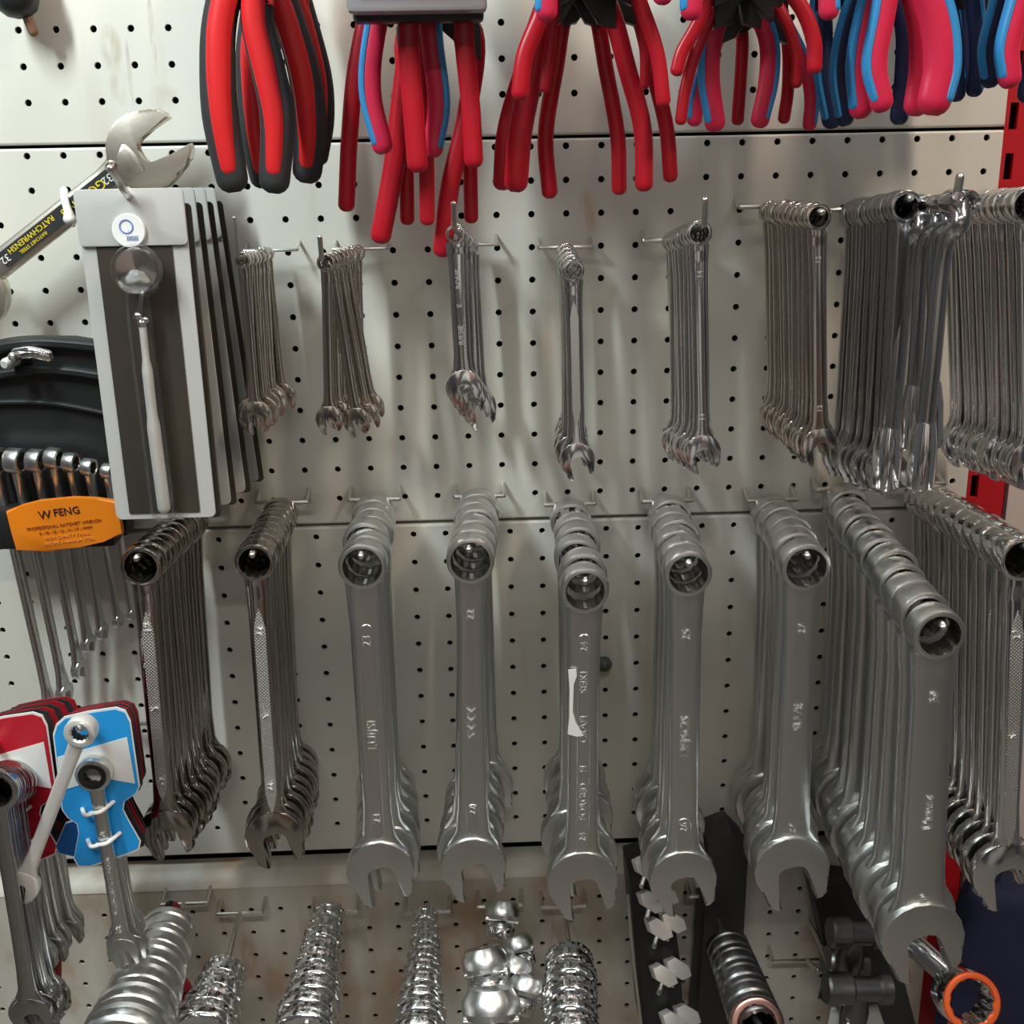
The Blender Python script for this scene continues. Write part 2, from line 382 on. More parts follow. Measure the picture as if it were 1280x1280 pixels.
prof = [(0.012, z1), (-.001, z1-.0005), (-.004, z1-.0015), (-DB+.001, zb_lip+.0055), (-DB-.0006, zb_lip+.003), (-DB+.002, zb_lip+.002), (0.012, zb_lip+.002)]
loops(bm, [[Vector((x, a, b)) for a, b in prof] for x in (XL, XR)])
struct('trim_1', bm, 'board_dirty')
bm = NB(); box(bm, (0, .030, 1.2), (2.4, .01, 2.4)); struct('wall_rear', bm, 'void')
bm = NB(); box(bm, (0, -1.5, -.02), (5, 4, .04)); struct('floor', bm, mat('grey_shop_floor', (.20, .185, .165), 0, .5, scale=6, var=.4))
bm = NB(); box(bm, (0, -2.35, 1.05), (5, .04, 2.1)); struct('wall_opposite', bm, shelf_mat())
# red slotted upright at the right end of the boards
up = thing('slotted_upright', 'red steel slotted upright post at the right edge of the pegboard', 'upright post', (XR+.016, 0.004, 0.6))
bm = NB(); w_ = .030
sl = [W(1258, 208, 0).z + k*(W(1262, 145, 0).z-W(1258, 208, 0).z) for k in range(-14, 5)]
zprev = 0.0
for zc in sl+[None]:
    top = (zc-.009-.6) if zc else 1.35
    box(bm, (0, 0, (zprev+top)/2), (w_, .004, top-zprev)); 
    if zc:
        box(bm, (-w_/2+.0015, 0, zc-.6), (.003, .004, .018)); box(bm, (w_/2-.0105, 0, zc-.6), (.021, .004, .018))
        zprev = zc+.009-.6
part('post_face', bm, 'post_red', up)
bm = NB(); box(bm, (-w_/2+.001, .010, .675), (.002, .020, 1.35)); box(bm, (w_/2-.001, .010, .675), (.002, .020, 1.35)); part('post_side', bm, 'post_red', up)
bm = NB(); box(bm, (XR+.035+.25, .006, 1.2), (.5, .006, 1.4)); struct('wall_right', bm, 'pinkwall')

# ------------------------------------------------------------------ peg hooks
def hook(label, A, pts, tip=0.0, wire=0.0024, half=0.0185, barw='zinc'):
    """A: where the crossbar sits, pts: run of the arm from the bar outwards, tip: bent up end"""
    h = thing('peg_hook', label, 'hook', A, 'wire peg hooks')
    pts = [Vector(p)-A for p in pts]
    if tip:
        e = pts[-1]; pts += [e+Vector((0, -.006, .004)), e+Vector((0, -.008, tip))]
    bm = NB(); tube(bm, pts, wire, n=20, seg=8); part('arm', bm, 'zinc', h)
    bm = NB(); tube(bm, [Vector((-half, 0, 0)), Vector((half, 0, 0))], wire*.8, n=2, seg=8, up=(0, 0, 1)); part('crossbar', bm, barw, h)
    for s in (-1, 1):
        bm = NB(); tube(bm, [Vector((s*half, 0, 0)), Vector((s*half, .006, .001)), Vector((s*half, -A.y+.004, .007))], wire*.75, n=6, seg=8, up=(1, 0, 0))
        part('prong', bm, barw, h)
    return h

# ------------------------------------------------------------------ wrenches
def head_outline(J, g, rot, neck=None):
    """open jaw: disc radius J, slot width g, opening turned by rot from straight down; centred on the disc"""
    h = g/2; o = []
    o.append((h*1.02, -J*1.02)); o.append((h+J*.16, -J*1.0)); o.append((h+J*.34, -J*.86))
    a0 = math.atan2(-J*.70, J*.72)
    for i in range(15):
        a = a0 + (2*PI*0.5 + 2*abs(a0) if False else (PI-2*a0))*i/14
        o.append((J*1.0*math.cos(a), J*1.0*math.sin(a)))
    o.append((-h-J*.34, -J*.92)); o.append((-h-J*.16, -J*1.10)); o.append((-h*1.02, -J*1.13))
    o += [(-h, -J*.05), (-h*.80, J*.12), (-h*.35, J*.20), (h*.35, J*.20), (h*.80, J*.12), (h, -J*.05)]
    c, s = math.cos(rot), math.sin(rot)
    return [(x*c-z*s, x*s+z*c) for x, z in o]
def shank_mesh(L0, L1, prof, t, seg=20, power=5.0, bend=None):
    """flat bar from z=-L0 to z=-L1, prof [(s, width)] ; t thickness (number or function)"""
    bm = NB(); rows = []; n = 22
    def wid(s):
        for (a, wa), (b, wb) in zip(prof, prof[1:]):
            if s <= b:
                u = (s-a)/(b-a); u = u*u*(3-2*u); return wa+(wb-wa)*u
        return prof[-1][1]
    ss = sorted(set([i/n for i in range(n+1)] + [p[0] for p in prof] + [.93, .97, .03]))
    for s in ss:
        w2 = wid(s)/2; tt = t(s)/2 if callable(t) else t/2
        z = -(L0+(L1-L0)*s); row = []
        for j in range(seg):
            a = 2*PI*(j+.5)/seg; c, sn = math.cos(a), math.sin(a)
            c = math.copysign(abs(c)**(2/power), c); sn = math.copysign(abs(sn)**(2/power), sn)
            row.append(Vector((w2*c, tt*sn + (bend(s) if bend else 0), z)))
        rows.append(row)
    return loops(bm, rows)
def ring_mesh(R, r, T, n=48, b=None):
    b = b or R*.10; c = (R-r)*.22; bm = NB()
    prof = [(r, -T/2+c*1.4), (r+c*1.2, -T/2), (R-b, -T/2), (R-b*.3, -T/2+b*.3), (R, -T/2+b), (R, T/2-b), (R-b*.3, T/2-b*.3), (R-b, T/2), (r+c*1.2, T/2), (r, T/2-c*1.4)]
    return lathe(bm, prof, n, 'Y', star={0, 9})
def stadium(w, l, z0, pointed=False, k=6):
    """long panel outline hanging from z0 down by l"""
    o = []
    if pointed:
        return [(0, z0), (w*.28, z0-w*.9), (w*.5, z0-w*2.0), (w*.5, z0-l+w*2.0), (w*.28, z0-l+w*.9), (0, z0-l), (-w*.28, z0-l+w*.9), (-w*.5, z0-l+w*2.0), (-w*.5, z0-w*2.0), (-w*.28, z0-w*.9)]
    for i in range(k+1):
        a = PI*i/k; o.append((w/2*math.cos(a), z0-w/2+w/2*math.sin(a)))
    for i in range(k+1):
        a = PI+PI*i/k; o.append((w/2*math.cos(a), z0-l+w/2+w/2*math.sin(a)))
    return o

def make_kit(L, R, T, J, ws, wj, t, m, rin=0.66, slot=0.46, rot=0.22, panel=None, jaw_t=None, jm=None, marks=(), wtop=None, power=3.2):
    """meshes of one wrench design; origin = ring centre, hangs along -Z, face towards -Y"""
    k = {}
    k['ring_head'] = mesh_of(ring_mesh(R, R*rin, T), 'ring_head', m)
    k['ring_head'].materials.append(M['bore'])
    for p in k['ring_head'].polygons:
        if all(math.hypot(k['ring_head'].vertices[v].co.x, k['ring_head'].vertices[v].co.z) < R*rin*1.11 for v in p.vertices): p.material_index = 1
    jt = jaw_t or t*1.12
    zc = -(L-J*1.05)
    prof = [(0, (wtop or 1.15)*ws), (.07, ws*1.08), (.16, ws), (.55, ws*.5+wj*.5), (.80, wj), (.90, wj*1.12), (.97, min(J*1.55, wj*1.75)), (1, J*1.7)]
    k['shank'] = mesh_of(shank_mesh(R*.80, -zc-J*.35, prof, lambda s: t*(1.15 if s < .05 else 1.0), power=power), 'shank', m)
    bm = NB(); prism(bm, head_outline(J, J*2*slot, rot), -jt/2, jt/2, bev=min(J*.07, jt*.2)); bmesh.ops.translate(bm, verts=bm.verts[:], vec=(0, 0, zc))
    k['jaw_head'] = mesh_of(bm, 'jaw_head', jm or m)
    if panel:
        w, f0, f1, kind, pm = panel
        bm = NB(); z0 = -R*.8-(L-R)*f0; l = (L-R)*(f1-f0)
        prism(bm, stadium(w, l, z0, kind == 'point'), -t/2-.0006, -t/2+.0006, bev=.0003, seg=1)
        k['stamp_panel'] = mesh_of(bm, 'stamp_panel', pm)
    k['lettering'] = []
    for (s, fz, size, vert, mm) in marks:
        me = text_mesh(s, size, mm, .0004, 1.05)
        if vert: me.transform(Matrix.Rotation(-PI/2, 4, 'Y'))     # reads along the shank
        me.transform(Matrix.Translation((0, -t/2-.0008, -R*.8-(L-R)*fz)))
        k['lettering'].append(me)
    return k
def put_wrench(kit, mtx, name, label, cat, group, text=True):
    w = thing(name, label, cat, group=group, mtx=mtx)
    for n in ('ring_head', 'shank', 'jaw_head'): obj(n, kit[n], w)
    pn = obj('stamp_panel', kit['stamp_panel'], w) if 'stamp_panel' in kit else None
    if text:
        for me in kit['lettering']: obj('lettering', me, pn or w)
    return w

def stack(where, anchor, front, tipx, df, n, od, jw, ws, wj, m, kindword, d0=0.026, hooktip=0.0, name='combination_wrench', t=0.0055, swing=0.02,
          rin=.66, slot=.46, rot=.22, panel=None, marks=(), jaw_t=None, jm=None, hooklabel=None, tight=.97, Tmax=.016, special=None, scale_back=1.0, rearmat=None, jit=.0006, power=3.2):
    """a row of wrenches on one hook: anchor = pixel of hook at the wall, front/tipx = pixels of the front ring centre and jaw tip"""
    F = W(*front, df); E = W(*tipx, df); k = S(*front, df)
    R = od*k/2; L = (E-F).length; J = jw*S(*tipx, df)/2; rinr = R*rin
    wire = min(.0024, rinr*.42)
    A = W(anchor[0], anchor[1], 0.015)
    B = A + (F-A)*((d0-.015)/(df-.015)); B.z -= (rinr-wire)*(1-(d0-.015)/(df-.015))
    sp = (F-B).length/max(n-1, 1); T = min(sp*tight, Tmax, R*1.1)
    tt = min(t, sp*.9)
    kit = make_kit(L, R, T, J, ws*k, wj*k, tt, M[m], rin, slot, rot, panel and (panel[0]*k, *panel[1:]), jaw_t and min(jaw_t, sp*.98), jm and M[jm], [(a, b, c*k, d, e) for a, b, c, d, e in marks], power=power)
    kit2 = dict(kit); kit2['lettering'] = []
    lean = math.atan2(E.x-F.x, F.z-E.z)
    out = []
    for i in range(n):
        p = F.lerp(B, i/max(n-1, 1))
        if i: p = p + Vector((random.uniform(-jit, jit), 0, random.uniform(-jit, jit)))
        a = lean + (random.uniform(-swing, swing) if i else 0)
        sc = 1.0
        if special and i in special:
            sp_ = special[i]; a = lean+sp_.get('a', 0); sc = sp_.get('s', 1.0)
        elif i: sc = 1+(scale_back-1)*i/max(n-1, 1)
        mt = Matrix.Translation(p) @ Matrix.Rotation(-a, 4, 'Y') @ Matrix.Rotation(random.uniform(-.03, .03)*(i > 0), 4, 'Z') @ Matrix.Diagonal((1, 1, sc, 1))
        lab = f"{ORD[i]} {kindword} {where}" if i == 0 else f"{ORD[i]} from front, {kindword} {where}"
        out.append(put_wrench(kit if i == 0 else kit2, mt, name, lab, 'wrench', 'wrenches ' + where))
    up_ = Vector((0, 0, rinr-wire))
    d_ = (F-B).normalized()
    pts = [A, B+up_, F.lerp(B, .5)+up_, F+up_+d_*(T*.5+.004)]
    hook(hooklabel or ('wire peg hook for the wrenches ' + where), A, pts, hooktip, wire)
    return out, kit, F, B

# ---- upper row of small wrenches
U = {}
U[1] = stack('beside the inspection mirror cards', (338, 313), (304, 325), (322, 541), .10, 8, 20, 40, 13, 12, 'chrome_warm', 'small combination wrench', hooktip=.024, t=.0035, swing=.05, slot=.36, rot=.1)
U[2] = stack('on the second upper hook, crossed and tilted', (450, 311), (408, 328), (412, 541), .10, 9, 23, 34, 13, 13, 'chrome_warm', 'small combination wrench', hooktip=.014, t=.0035, swing=.03, slot=.40,
             special={1: {'a': .145, 's': 1.04}, 3: {'a': .17, 's': 1.06}, 5: {'a': .16, 's': 1.03}})
U[3] = stack('on the hook below the long red handles', (588, 306), (570, 292), (581, 508), .10, 4, 25, 46, 24, 22, 'chrome', 'bright combination wrench', hooktip=.015, t=.0045, scale_back=1.16, slot=.42,
             marks=(('BOHE', .22, 9, True, 'stamp_dim'), ('E', .38, 9, True, 'stamp_dim'), ('IUESIE', .56, 9, True, 'stamp_dim')))
U[4] = stack('on the hook right of centre, five deep', (707, 309), (716, 338), (722, 596), .095, 5, 28, 44, 22, 22, 'chrome', 'slim chrome wrench', hooktip=.006, t=.005, scale_back=1.02,
             panel=(11, .10, .74, 'point', M['stamp']))
U[5] = stack('on the fifth upper hook, leaning rightward', (838, 300), (873, 291), (878, 588), .105, 8, 32, 46, 22, 21, 'chrome', 'chrome combination wrench', hooktip=.016, t=.005, swing=.02, scale_back=.99,
             marks=(('14', .13, 9, True, 'stamp'), ('14', .76, 9, True, 'stamp')))
U[6] = stack('in the fanned warm chrome stack', (958, 258), (1021, 271), (1024, 580), .115, 10, 33, 46, 22, 22, 'chrome_warm', 'combination wrench', t=.0048, swing=.015, scale_back=.975,
             marks=(('12', .13, 9, True, 'stamp'), ('12', .76, 9, True, 'stamp')))
U[7] = stack('in the dark row behind the socket wrenches', (1062, 262), (1130, 258), (1108, 614), .105, 10, 40, 50, 21, 21, 'chrome_dark', 'slender wrench', t=.005, swing=.02)
U[8] = stack('in the row cut by the right picture edge', (1180, 255), (1281, 256), (1286, 606), .12, 10, 46, 56, 24, 23, 'chrome', 'long wrench', t=.0055, swing=.012)

# ---- lower row of big wrenches
V = {}
V[1] = stack('at the left end of the lower row', (240, 636), (179, 705), (212, 1068), .125, 9, 52, 66, 30, 26, 'chrome_bronze', 'knurled combination wrench', t=.0065, rin=.70,
             panel=(15, .10, .80, 'point', M['knurl']), marks=(('19', .16, 13, True, 'stamp'), ('S', .45, 15, True, 'stamp'), ('19', .72, 12, True, 'stamp')), swing=.012)
V[2] = stack('second from left in the lower row', (352, 628), (320, 700), (346, 1078), .125, 9, 50, 74, 28, 26, 'chrome_bronze', 'knurled combination wrench', t=.0065, rin=.72,
             panel=(15, .10, .82, 'point', M['knurl']), marks=(('22', .18, 13, True, 'stamp'), ('S', .47, 15, True, 'stamp'), ('22', .72, 12, True, 'stamp')), swing=.012)
V[3] = stack('third from left in the lower row', (468, 624), (454, 704), (478, 1122), .135, 6, 60, 84, 42, 40, 'satin', 'satin combination wrench', jit=.0016, t=.008, rin=.74, jaw_t=.013,
             panel=(17, .12, .80, 'round', M['satin_soft']), marks=(('23', .17, 16, True, 'stamp'), ('LUIJSI', .46, 17, True, 'stamp'), ('23', .73, 15, True, 'stamp')))
V[4] = stack('fourth from left in the lower row', (599, 620), (588, 697), (592, 1116), .135, 6, 60, 82, 36, 42, 'satin', 'satin combination wrench', jit=.0016, t=.008, rin=.76, jaw_t=.013,
             panel=(17, .70, .80, 'round', M['satin_soft']), marks=(('22', .11, 14, True, 'stamp'), ('SXXX', .44, 17, True, 'stamp_dim'), ('22', .72, 13, True, 'stamp_dim')))
V[5] = stack('in the torn label stack of the lower row', (713, 630), (730, 734), (727, 1138), .15, 6, 60, 88, 42, 42, 'satin_soft', 'grey combination wrench', jit=.0016, t=.0085, rin=.74, jaw_t=.0125,
             panel=(17, .08, .82, 'round', M['satin']), marks=(('24', .12, 14, True, 'stamp_dim'), ('SEIKI', .23, 14, True, 'stamp_dim'), ('CRAFI', .38, 14, True, 'stamp_dim'), ('FI', .51, 14, True, 'stamp_dim'), ('FORGED', .62, 14, True, 'stamp_dim'), ('24', .74, 14, True, 'stamp_dim')))
V[6] = stack('sixth from left in the lower row', (834, 626), (858, 713), (852, 1134), .14, 6, 60, 84, 40, 40, 'satin', 'steel combination wrench', jit=.0016, t=.008, rin=.74, jaw_t=.012,
             panel=(19, .70, .82, 'round', M['satin_soft']), marks=(('25', .13, 16, True, 'stamp'), ('NFJSCIS', .44, 17, True, 'stamp_dim'), ('26', .73, 15, True, 'stamp_dim')))
V[7] = stack('seventh from left in the lower row', (966, 625), (1004, 705), (985, 1124), .14, 6, 62, 94, 44, 46, 'satin_soft', 'broad grey wrench', jit=.0016, t=.009, rin=.74, jaw_t=.016,
             marks=(('27', .13, 14, True, 'stamp_dim'), ('SUVE', .40, 17, True, 'stamp_dim'), ('27', .76, 14, True, 'stamp_dim')))
V[8] = stack('in the long row reaching nearest the camera', (1052, 612), (1168, 788), (1146, 1212), .215, 10, 66, 104, 54, 60, 'satin_soft', 'heavy steel wrench', jit=.0015, t=.010, rin=.72, jaw_t=.017, Tmax=.019,
             marks=(('30', .13, 17, True, 'stamp'), ('Uuuex', .48, 18, True, 'stamp'), ('30', .76, 14, True, 'stamp_dim')))
V[9] = stack('in the mirror bright row at the right edge', (1150, 606), (1272, 694), (1255, 1128), .19, 11, 58, 88, 34, 30, 'chrome', 'knurled chrome wrench', t=.007, rin=.74, swing=.01,
             panel=(17, .10, .82, 'point', M['knurl']), marks=(('27', .17, 14, True, 'stamp'), ('S', .47, 15, True, 'stamp')))

# torn white paper left on the front wrench of the middle stack
fw, F5 = V[5][0][0], V[5][2]
pp = [W(x, y, .156)-F5 for x, y in ((711, 838), (721, 837), (722, 845), (718, 856), (717, 890), (721, 903), (731, 920), (722, 921), (711, 918), (713, 895), (713, 860))]
bm = NB(); prism(bm, [(p.x, p.z) for p in pp], -.0058, -.0052); part('torn_label', bm, 'paper', fw)['label'] = 'torn strip of white paper label'

# ---- L-shaped socket wrenches hanging in front of the dark upper row
def l_wrench(top, bot, d, dt, sw, label):
    Tp, Bt = W(*top, dt), W(*bot, d); k = S(*bot, d)
    w = thing('l_socket_wrench', label, 'wrench', Bt, 'L-shaped socket wrenches')
    ax = (Tp-Bt); L = ax.length; u = ax.normalized(); r = sw*k/2
    bend = u*L*.84
    bm = NB(); tube(bm, [u*.03, bend*.5, bend, u*L*.93+Vector((.004, -.010, 0)), u*L+Vector((.006, -.002, 0))], r*.80, r*.62, n=26, seg=14, taper=lambda s: 1.0+.30*max(0, s-.8)/.2); part('shank', bm, 'chrome_dark', w)  # dark reflections put into the shank colour, socket ends stay bright
    bm = NB(); lathe(bm, [(r*.70, -.002), (r*.95, -.006), (r*1.12, -.006), (r*1.25, -.004), (r*1.22, .022), (r*.9, .036), (r*.62, .036)], 24, 'Z', star={0})
    o = part('socket_end', bm, 'chrome', w); o.rotation_euler = u.to_track_quat('Z', 'Y').to_euler()
    bm = NB(); lathe(bm, [(r*.66, -.009), (r*1.0, -.010), (r*1.12, -.008), (r*1.12, .008), (r*1.0, .010), (r*.66, .009)], 24, 'Y', star={0, 5})
    o = part('elbow_socket', bm, 'chrome', w); o.location = u*L+Vector((.006, 0, 0)); o.rotation_euler = (0, 0, .3)
    return w
l_wrench((1140, 260), (1106, 600), .108, .100, 29, 'leftmost of the four L-shaped socket wrenches, nearest the dark row')
l_wrench((1158, 258), (1137, 550), .124, .118, 21, 'second L-shaped socket wrench from left, short socket tucked behind')
l_wrench((1170, 256), (1165, 547), .140, .136, 21, 'third L-shaped socket wrench from left, short and nearly upright')
l_wrench((1186, 254), (1150, 599), .162, .156, 28, 'frontmost L-shaped socket wrench at the upturned hook tip')
A = W(1110, 258, .015)
hook('wire peg hook whose bright tip shows above the L-shaped wrenches', A, [A, W(1150, 254, .09), W(1190, 249, .168)], .012, .0026)

# ------------------------------------------------------------------ pliers along the top
def plier(label, scheme, d, lp, rp, wl, wr, group, name='pliers'):
    Lp = [W(x, y, d) for x, y in lp]; Rp = [W(x, y, d) for x, y in rp]
    k = S(lp[-1][0], max(lp[-1][1], 40), d)
    piv = (Lp[0]+Rp[0])/2 + Vector((0, 0, max(.02, .3*(Lp[0]-Rp[0]).length)))
    o = thing(name, label, 'pliers', piv, group)
    main = {'rb': 'rubber', 'red': 'red', 'pb': 'pink', 'nv': 'navy_grip'}[scheme]
    for pts, w, side in ((Lp, wl, -1), (Rp, wr, 1)):
        r = w*k/2; q = [p-piv for p in pts]; q = [Vector((side*-.004, 0, 0))] + q
        tp = (lambda s: 1.0-.18*max(0, .25-s)/.25) if scheme != 'rb' else (lambda s: (.9+.35*max(0, .3-s)/.3) if s < .35 else .9+.1*math.sin((s-.35)*2.6)-.12*max(0, s-.8)/.2)
        bm = NB(); tube(bm, q, r, r*.62, n=28, seg=14, taper=tp); h = part('handle', bm, main, o)
        ins = [p+Vector((0, -r*.30, 0)) for p in q]
        if scheme == 'rb':
            ins = [p+Vector((-side*r*.12, -r*.12, 0)) for p in ins[:-1]] + [ins[-1].lerp(ins[-2], .18)]
            bm = NB(); tube(bm, ins, r*.62, r*.40, n=24, seg=12, taper=lambda s: 1.05-.25*max(0, s-.6)/.4); part('grip_inlay', bm, 'red2', h)['label'] = 'red inlay of the grip'
        if scheme in ('pb', 'nv'):
            ins = [p+Vector((side*r*.72, -r*.02, .0)) for p in q[:-1]]+[q[-1]+Vector((side*r*.66, 0, .002))]
            bm = NB(); tube(bm, ins, r*.42, r*.60, n=24, seg=10, taper=tp); part('grip_edge', bm, 'blue', h)['label'] = 'blue edge of the grip'
    a_, b_ = Lp[0]-piv, Rp[0]-piv; r_ = min(wl, wr)*k*.5
    bm = NB(); prism(bm, [(a_.x-r_, a_.z+.002), (a_.x-r_*.9, a_.z-.016), (a_.x+r_*.9, a_.z-.013), ((a_.x+b_.x)/2, a_.z+.004), (b_.x-r_*.9, b_.z-.013), (b_.x+r_*.9, b_.z-.016), (b_.x+r_, b_.z+.002), (.013, .006), (-.013, .006)], -.0045, .0045, bev=.001); part('shoulder', bm, 'black_steel' if scheme != 'rb' else 'red2', o)
    bm = NB(); lathe(bm, [(.0005, -.006), (.010, -.006), (.0115, -.005), (.0115, .005), (.010, .006), (.0005, .006)], 20); part('pivot', bm, 'gun', o)
    for s in (-1, 1):
        bm = NB(); prism(bm, [(s*.0015, .004), (s*.016, -.014), (s*.021, .010), (s*.016, .036), (s*.006, .066), (s*.001, .066)][::s], -.0052, .0052, bev=.0008); part('jaw', bm, 'gun', o)  # heads above the frame, widened to shade the handles and board below
    return o
G = 'red and black pliers at the top left'
plier('front red and black gripped pliers at the top, nearest the viewer', 'rb', .115, [(288, -30), (274, 30), (272, 90), (276, 150), (290, 224)], [(318, -30), (322, 30), (336, 90), (347, 150), (343, 226)], 46, 44, G)
plier('second red and black gripped pliers, half hidden behind the front pair', 'rb', .085, [(322, 0), (312, 60), (314, 120), (318, 170), (328, 222)], [(348, -10), (366, 40), (382, 100), (388, 160), (384, 214)], 36, 42, G)
plier('rearmost red and black gripped pliers, only dark edges showing', 'rb', .055, [(345, 0), (338, 60), (340, 120), (346, 170), (352, 205)], [(372, -10), (388, 40), (402, 100), (404, 150), (398, 196)], 28, 28, G)
G = 'red handled pliers under the grey package'
plier('red dipped pliers with bright straight handles, front under the grey package', 'red', .135, [(516, -20), (511, 60), (516, 130), (522, 205)], [(574, -20), (581, 60), (588, 130), (592, 200)], 26, 24, G)
plier('pink and blue gripped pliers under the grey package', 'pb', .120, [(484, -20), (466, 60), (464, 120), (478, 182)], [(530, -20), (540, 60), (548, 130), (541, 186)], 26, 26, G)
plier('dark red pliers splayed far left under the grey package', 'red', .075, [(470, -10), (446, 80), (437, 170), (433, 256)], [(560, -10), (582, 90), (587, 190), (589, 272)], 21, 18, G)
plier('dark red pliers with left handle slanting to lower left', 'red', .095, [(516, 20), (503, 120), (492, 210), (476, 294)], [(522, 20), (528, 110), (533, 200), (534, 274)], 26, 19, G)
plier('red pliers whose tip touches the bright wrench ring', 'red', .085, [(505, 40), (507, 120), (508, 200), (509, 274)], [(592, 40), (584, 140), (563, 230), (553, 312)], 18, 24, G)
G = 'red handled pliers in the centre cluster'
plier('glossy red pliers, front pair of the centre cluster', 'red', .150, [(700, -40), (676, 20), (656, 70), (650, 116)], [(780, -40), (806, 20), (822, 70), (829, 126)], 22, 19, G)
plier('small red pliers behind the glossy centre pair', 'red', .125, [(704, -30), (692, 20), (686, 70), (681, 110)], [(784, -30), (800, 20), (806, 70), (806, 106)], 14, 13, G)
plier('fat handled red pliers with worn highlight, centre cluster', 'red', .110, [(690, 0), (668, 80), (651, 160), (645, 228)], [(758, 0), (785, 90), (803, 160), (805, 230)], 30, 23, G)
plier('dark red pliers along the left flank of the centre cluster', 'red', .090, [(684, 0), (654, 90), (633, 165), (628, 228)], [(740, 0), (758, 90), (772, 170), (774, 236)], 24, 19, G)
plier('red pliers with crossed inner handle, centre cluster', 'red', .070, [(712, 0), (694, 90), (682, 170), (687, 240)], [(790, 0), (816, 90), (833, 160), (838, 220)], 20, 19, G)
plier('pink and blue pliers with only tips dipping into the centre cluster', 'pb', .175, [(690, -80), (685, -40), (683, 15)], [(830, -90), (832, -40), (828, -5)], 27, 26, G)
G = 'red and blue pliers right of the centre cluster'
plier('pink tipped pliers at the top edge, right of centre', 'pb', .175, [(880, -80), (868, -40), (864, 14)], [(1025, -80), (1034, -40), (1036, 14)], 27, 26, G)
plier('glossy dark red pliers below the pink tipped pair', 'red', .150, [(900, -30), (872, 30), (853, 64), (846, 88)], [(970, -30), (1002, 10), (1017, 50), (1018, 84)], 17, 20, G)
plier('slim red pliers with outer handles, right cluster', 'red', .130, [(900, 0), (872, 60), (857, 110), (851, 150)], [(960, -10), (984, 30), (996, 70), (995, 104)], 15, 15, G)
plier('red pliers with blue edges, middle of the right cluster', 'pb', .110, [(905, 0), (890, 50), (887, 100), (894, 154)], [(940, 0), (960, 50), (960, 100), (950, 150)], 26, 24, G)
plier('dark pliers low in the right cluster with blue edges', 'pb', .085, [(910, 20), (885, 80), (872, 120), (868, 150)], [(975, 20), (1005, 80), (1014, 120), (1012, 156)], 19, 18, G)
plier('navy pliers between the right cluster and the large pink pair', 'nv', .075, [(1030, -20), (1028, 40), (1032, 100), (1040, 150)], [(1060, -20), (1066, 40), (1066, 90), (1062, 130)], 26, 26, G)
plier('black shaded pliers low between the pink pair and the edge', 'nv', .06, [(1205, -20), (1206, 30), (1208, 70), (1210, 100)], [(1232, -20), (1236, 30), (1238, 70), (1236, 98)], 26, 26, G)
plier('deep red pliers furthest back in the right cluster', 'red', .060, [(930, 10), (928, 60), (925, 110), (922, 150)], [(975, 10), (985, 60), (985, 110), (980, 148)], 16, 16, G)
G = 'pink and blue pliers at the top right'
plier('large pink and blue pliers, front of the right hand pair', 'pb', .165, [(1118, -50), (1104, 20), (1094, 80), (1102, 128)], [(1145, -50), (1170, 20), (1176, 80), (1168, 126)], 30, 44, G)
plier('large pink and blue pliers behind the front right pair', 'pb', .135, [(1104, -50), (1084, 20), (1074, 80), (1076, 136)], [(1128, -50), (1148, 20), (1152, 80), (1145, 132)], 30, 32, G)
plier('navy pliers with blue edges in the dark gap at right', 'nv', .100, [(1085, -40), (1060, 30), (1050, 90), (1056, 148)], [(1110, -40), (1130, 30), (1130, 90), (1124, 146)], 24, 24, G)
plier('navy pliers peeking behind the large pink pair', 'nv', .080, [(1180, -40), (1190, 30), (1194, 80), (1196, 118)], [(1210, -40), (1220, 30), (1222, 80), (1218, 112)], 22, 22, G)
plier('blue and red pliers at the right picture edge', 'pb', .155, [(1290, -50), (1272, 10), (1260, 60), (1262, 98)], [(1320, -50), (1330, 10), (1332, 60), (1330, 98)], 30, 30, G)
plier('dark navy pliers behind the right edge pair', 'nv', .12, [(1262, -50), (1248, 10), (1236, 60), (1238, 100)], [(1290, -50), (1298, 10), (1294, 60), (1284, 118)], 24, 26, G)
# the hooks they hang from, above the picture
for i, (x, lab) in enumerate(((315, 'red and black pliers'), (530, 'pliers under the grey package'), (735, 'centre pliers'), (945, 'right cluster of pliers'), (1140, 'large pink and blue pliers'), (1275, 'pliers at the right edge'))):
    A = W(x, -40, .012); hook('wire peg hook carrying the ' + lab, A, [A, A+Vector((0, -.09, .002)), A+Vector((0, -.17, .006))], .01)
# grey blister package above the red handles
gp = thing('blister_package', 'grey translucent plastic package cut by the top picture edge', 'package', W(523, 28, .15))
k = S(523, 28, .15)
bm = NB(); box(bm, (0, -.004, .050), (172*k, .014, .092), .003); part('tray', bm, 'grey_plastic', gp)
bm = NB(); box(bm, (0, .010, .048), (164*k, .014, .094), .002); part('backing_card', bm, 'card_black', gp)
bm = NB(); box(bm, (0, -.0125, .050), (150*k, .003, .075), .001); part('window', bm, 'clear', gp)
# black tool handle at the top left corner
kn = W(24, 24, .022); k = S(26, 22, .022)
o = thing('tool_handle', 'black rounded tool handle with brown tip in the top left corner', 'tool', kn)
bm = NB(); r = 27*k; lathe(bm, [(.0004, 0), (r*.5, r*.10), (r*.85, r*.38), (r, r*.8), (r*.95, r*1.6), (r*.7, r*2.4), (r*.68, r*4.5), (.0004, r*4.6)], 24, 'Z'); part('grip', bm, 'black', o)
bm = NB(); tube(bm, [Vector((.004, .002, .004)), Vector((.007, .003, -.007))], .0035, n=3, seg=10); part('tip', bm, 'brown', o)

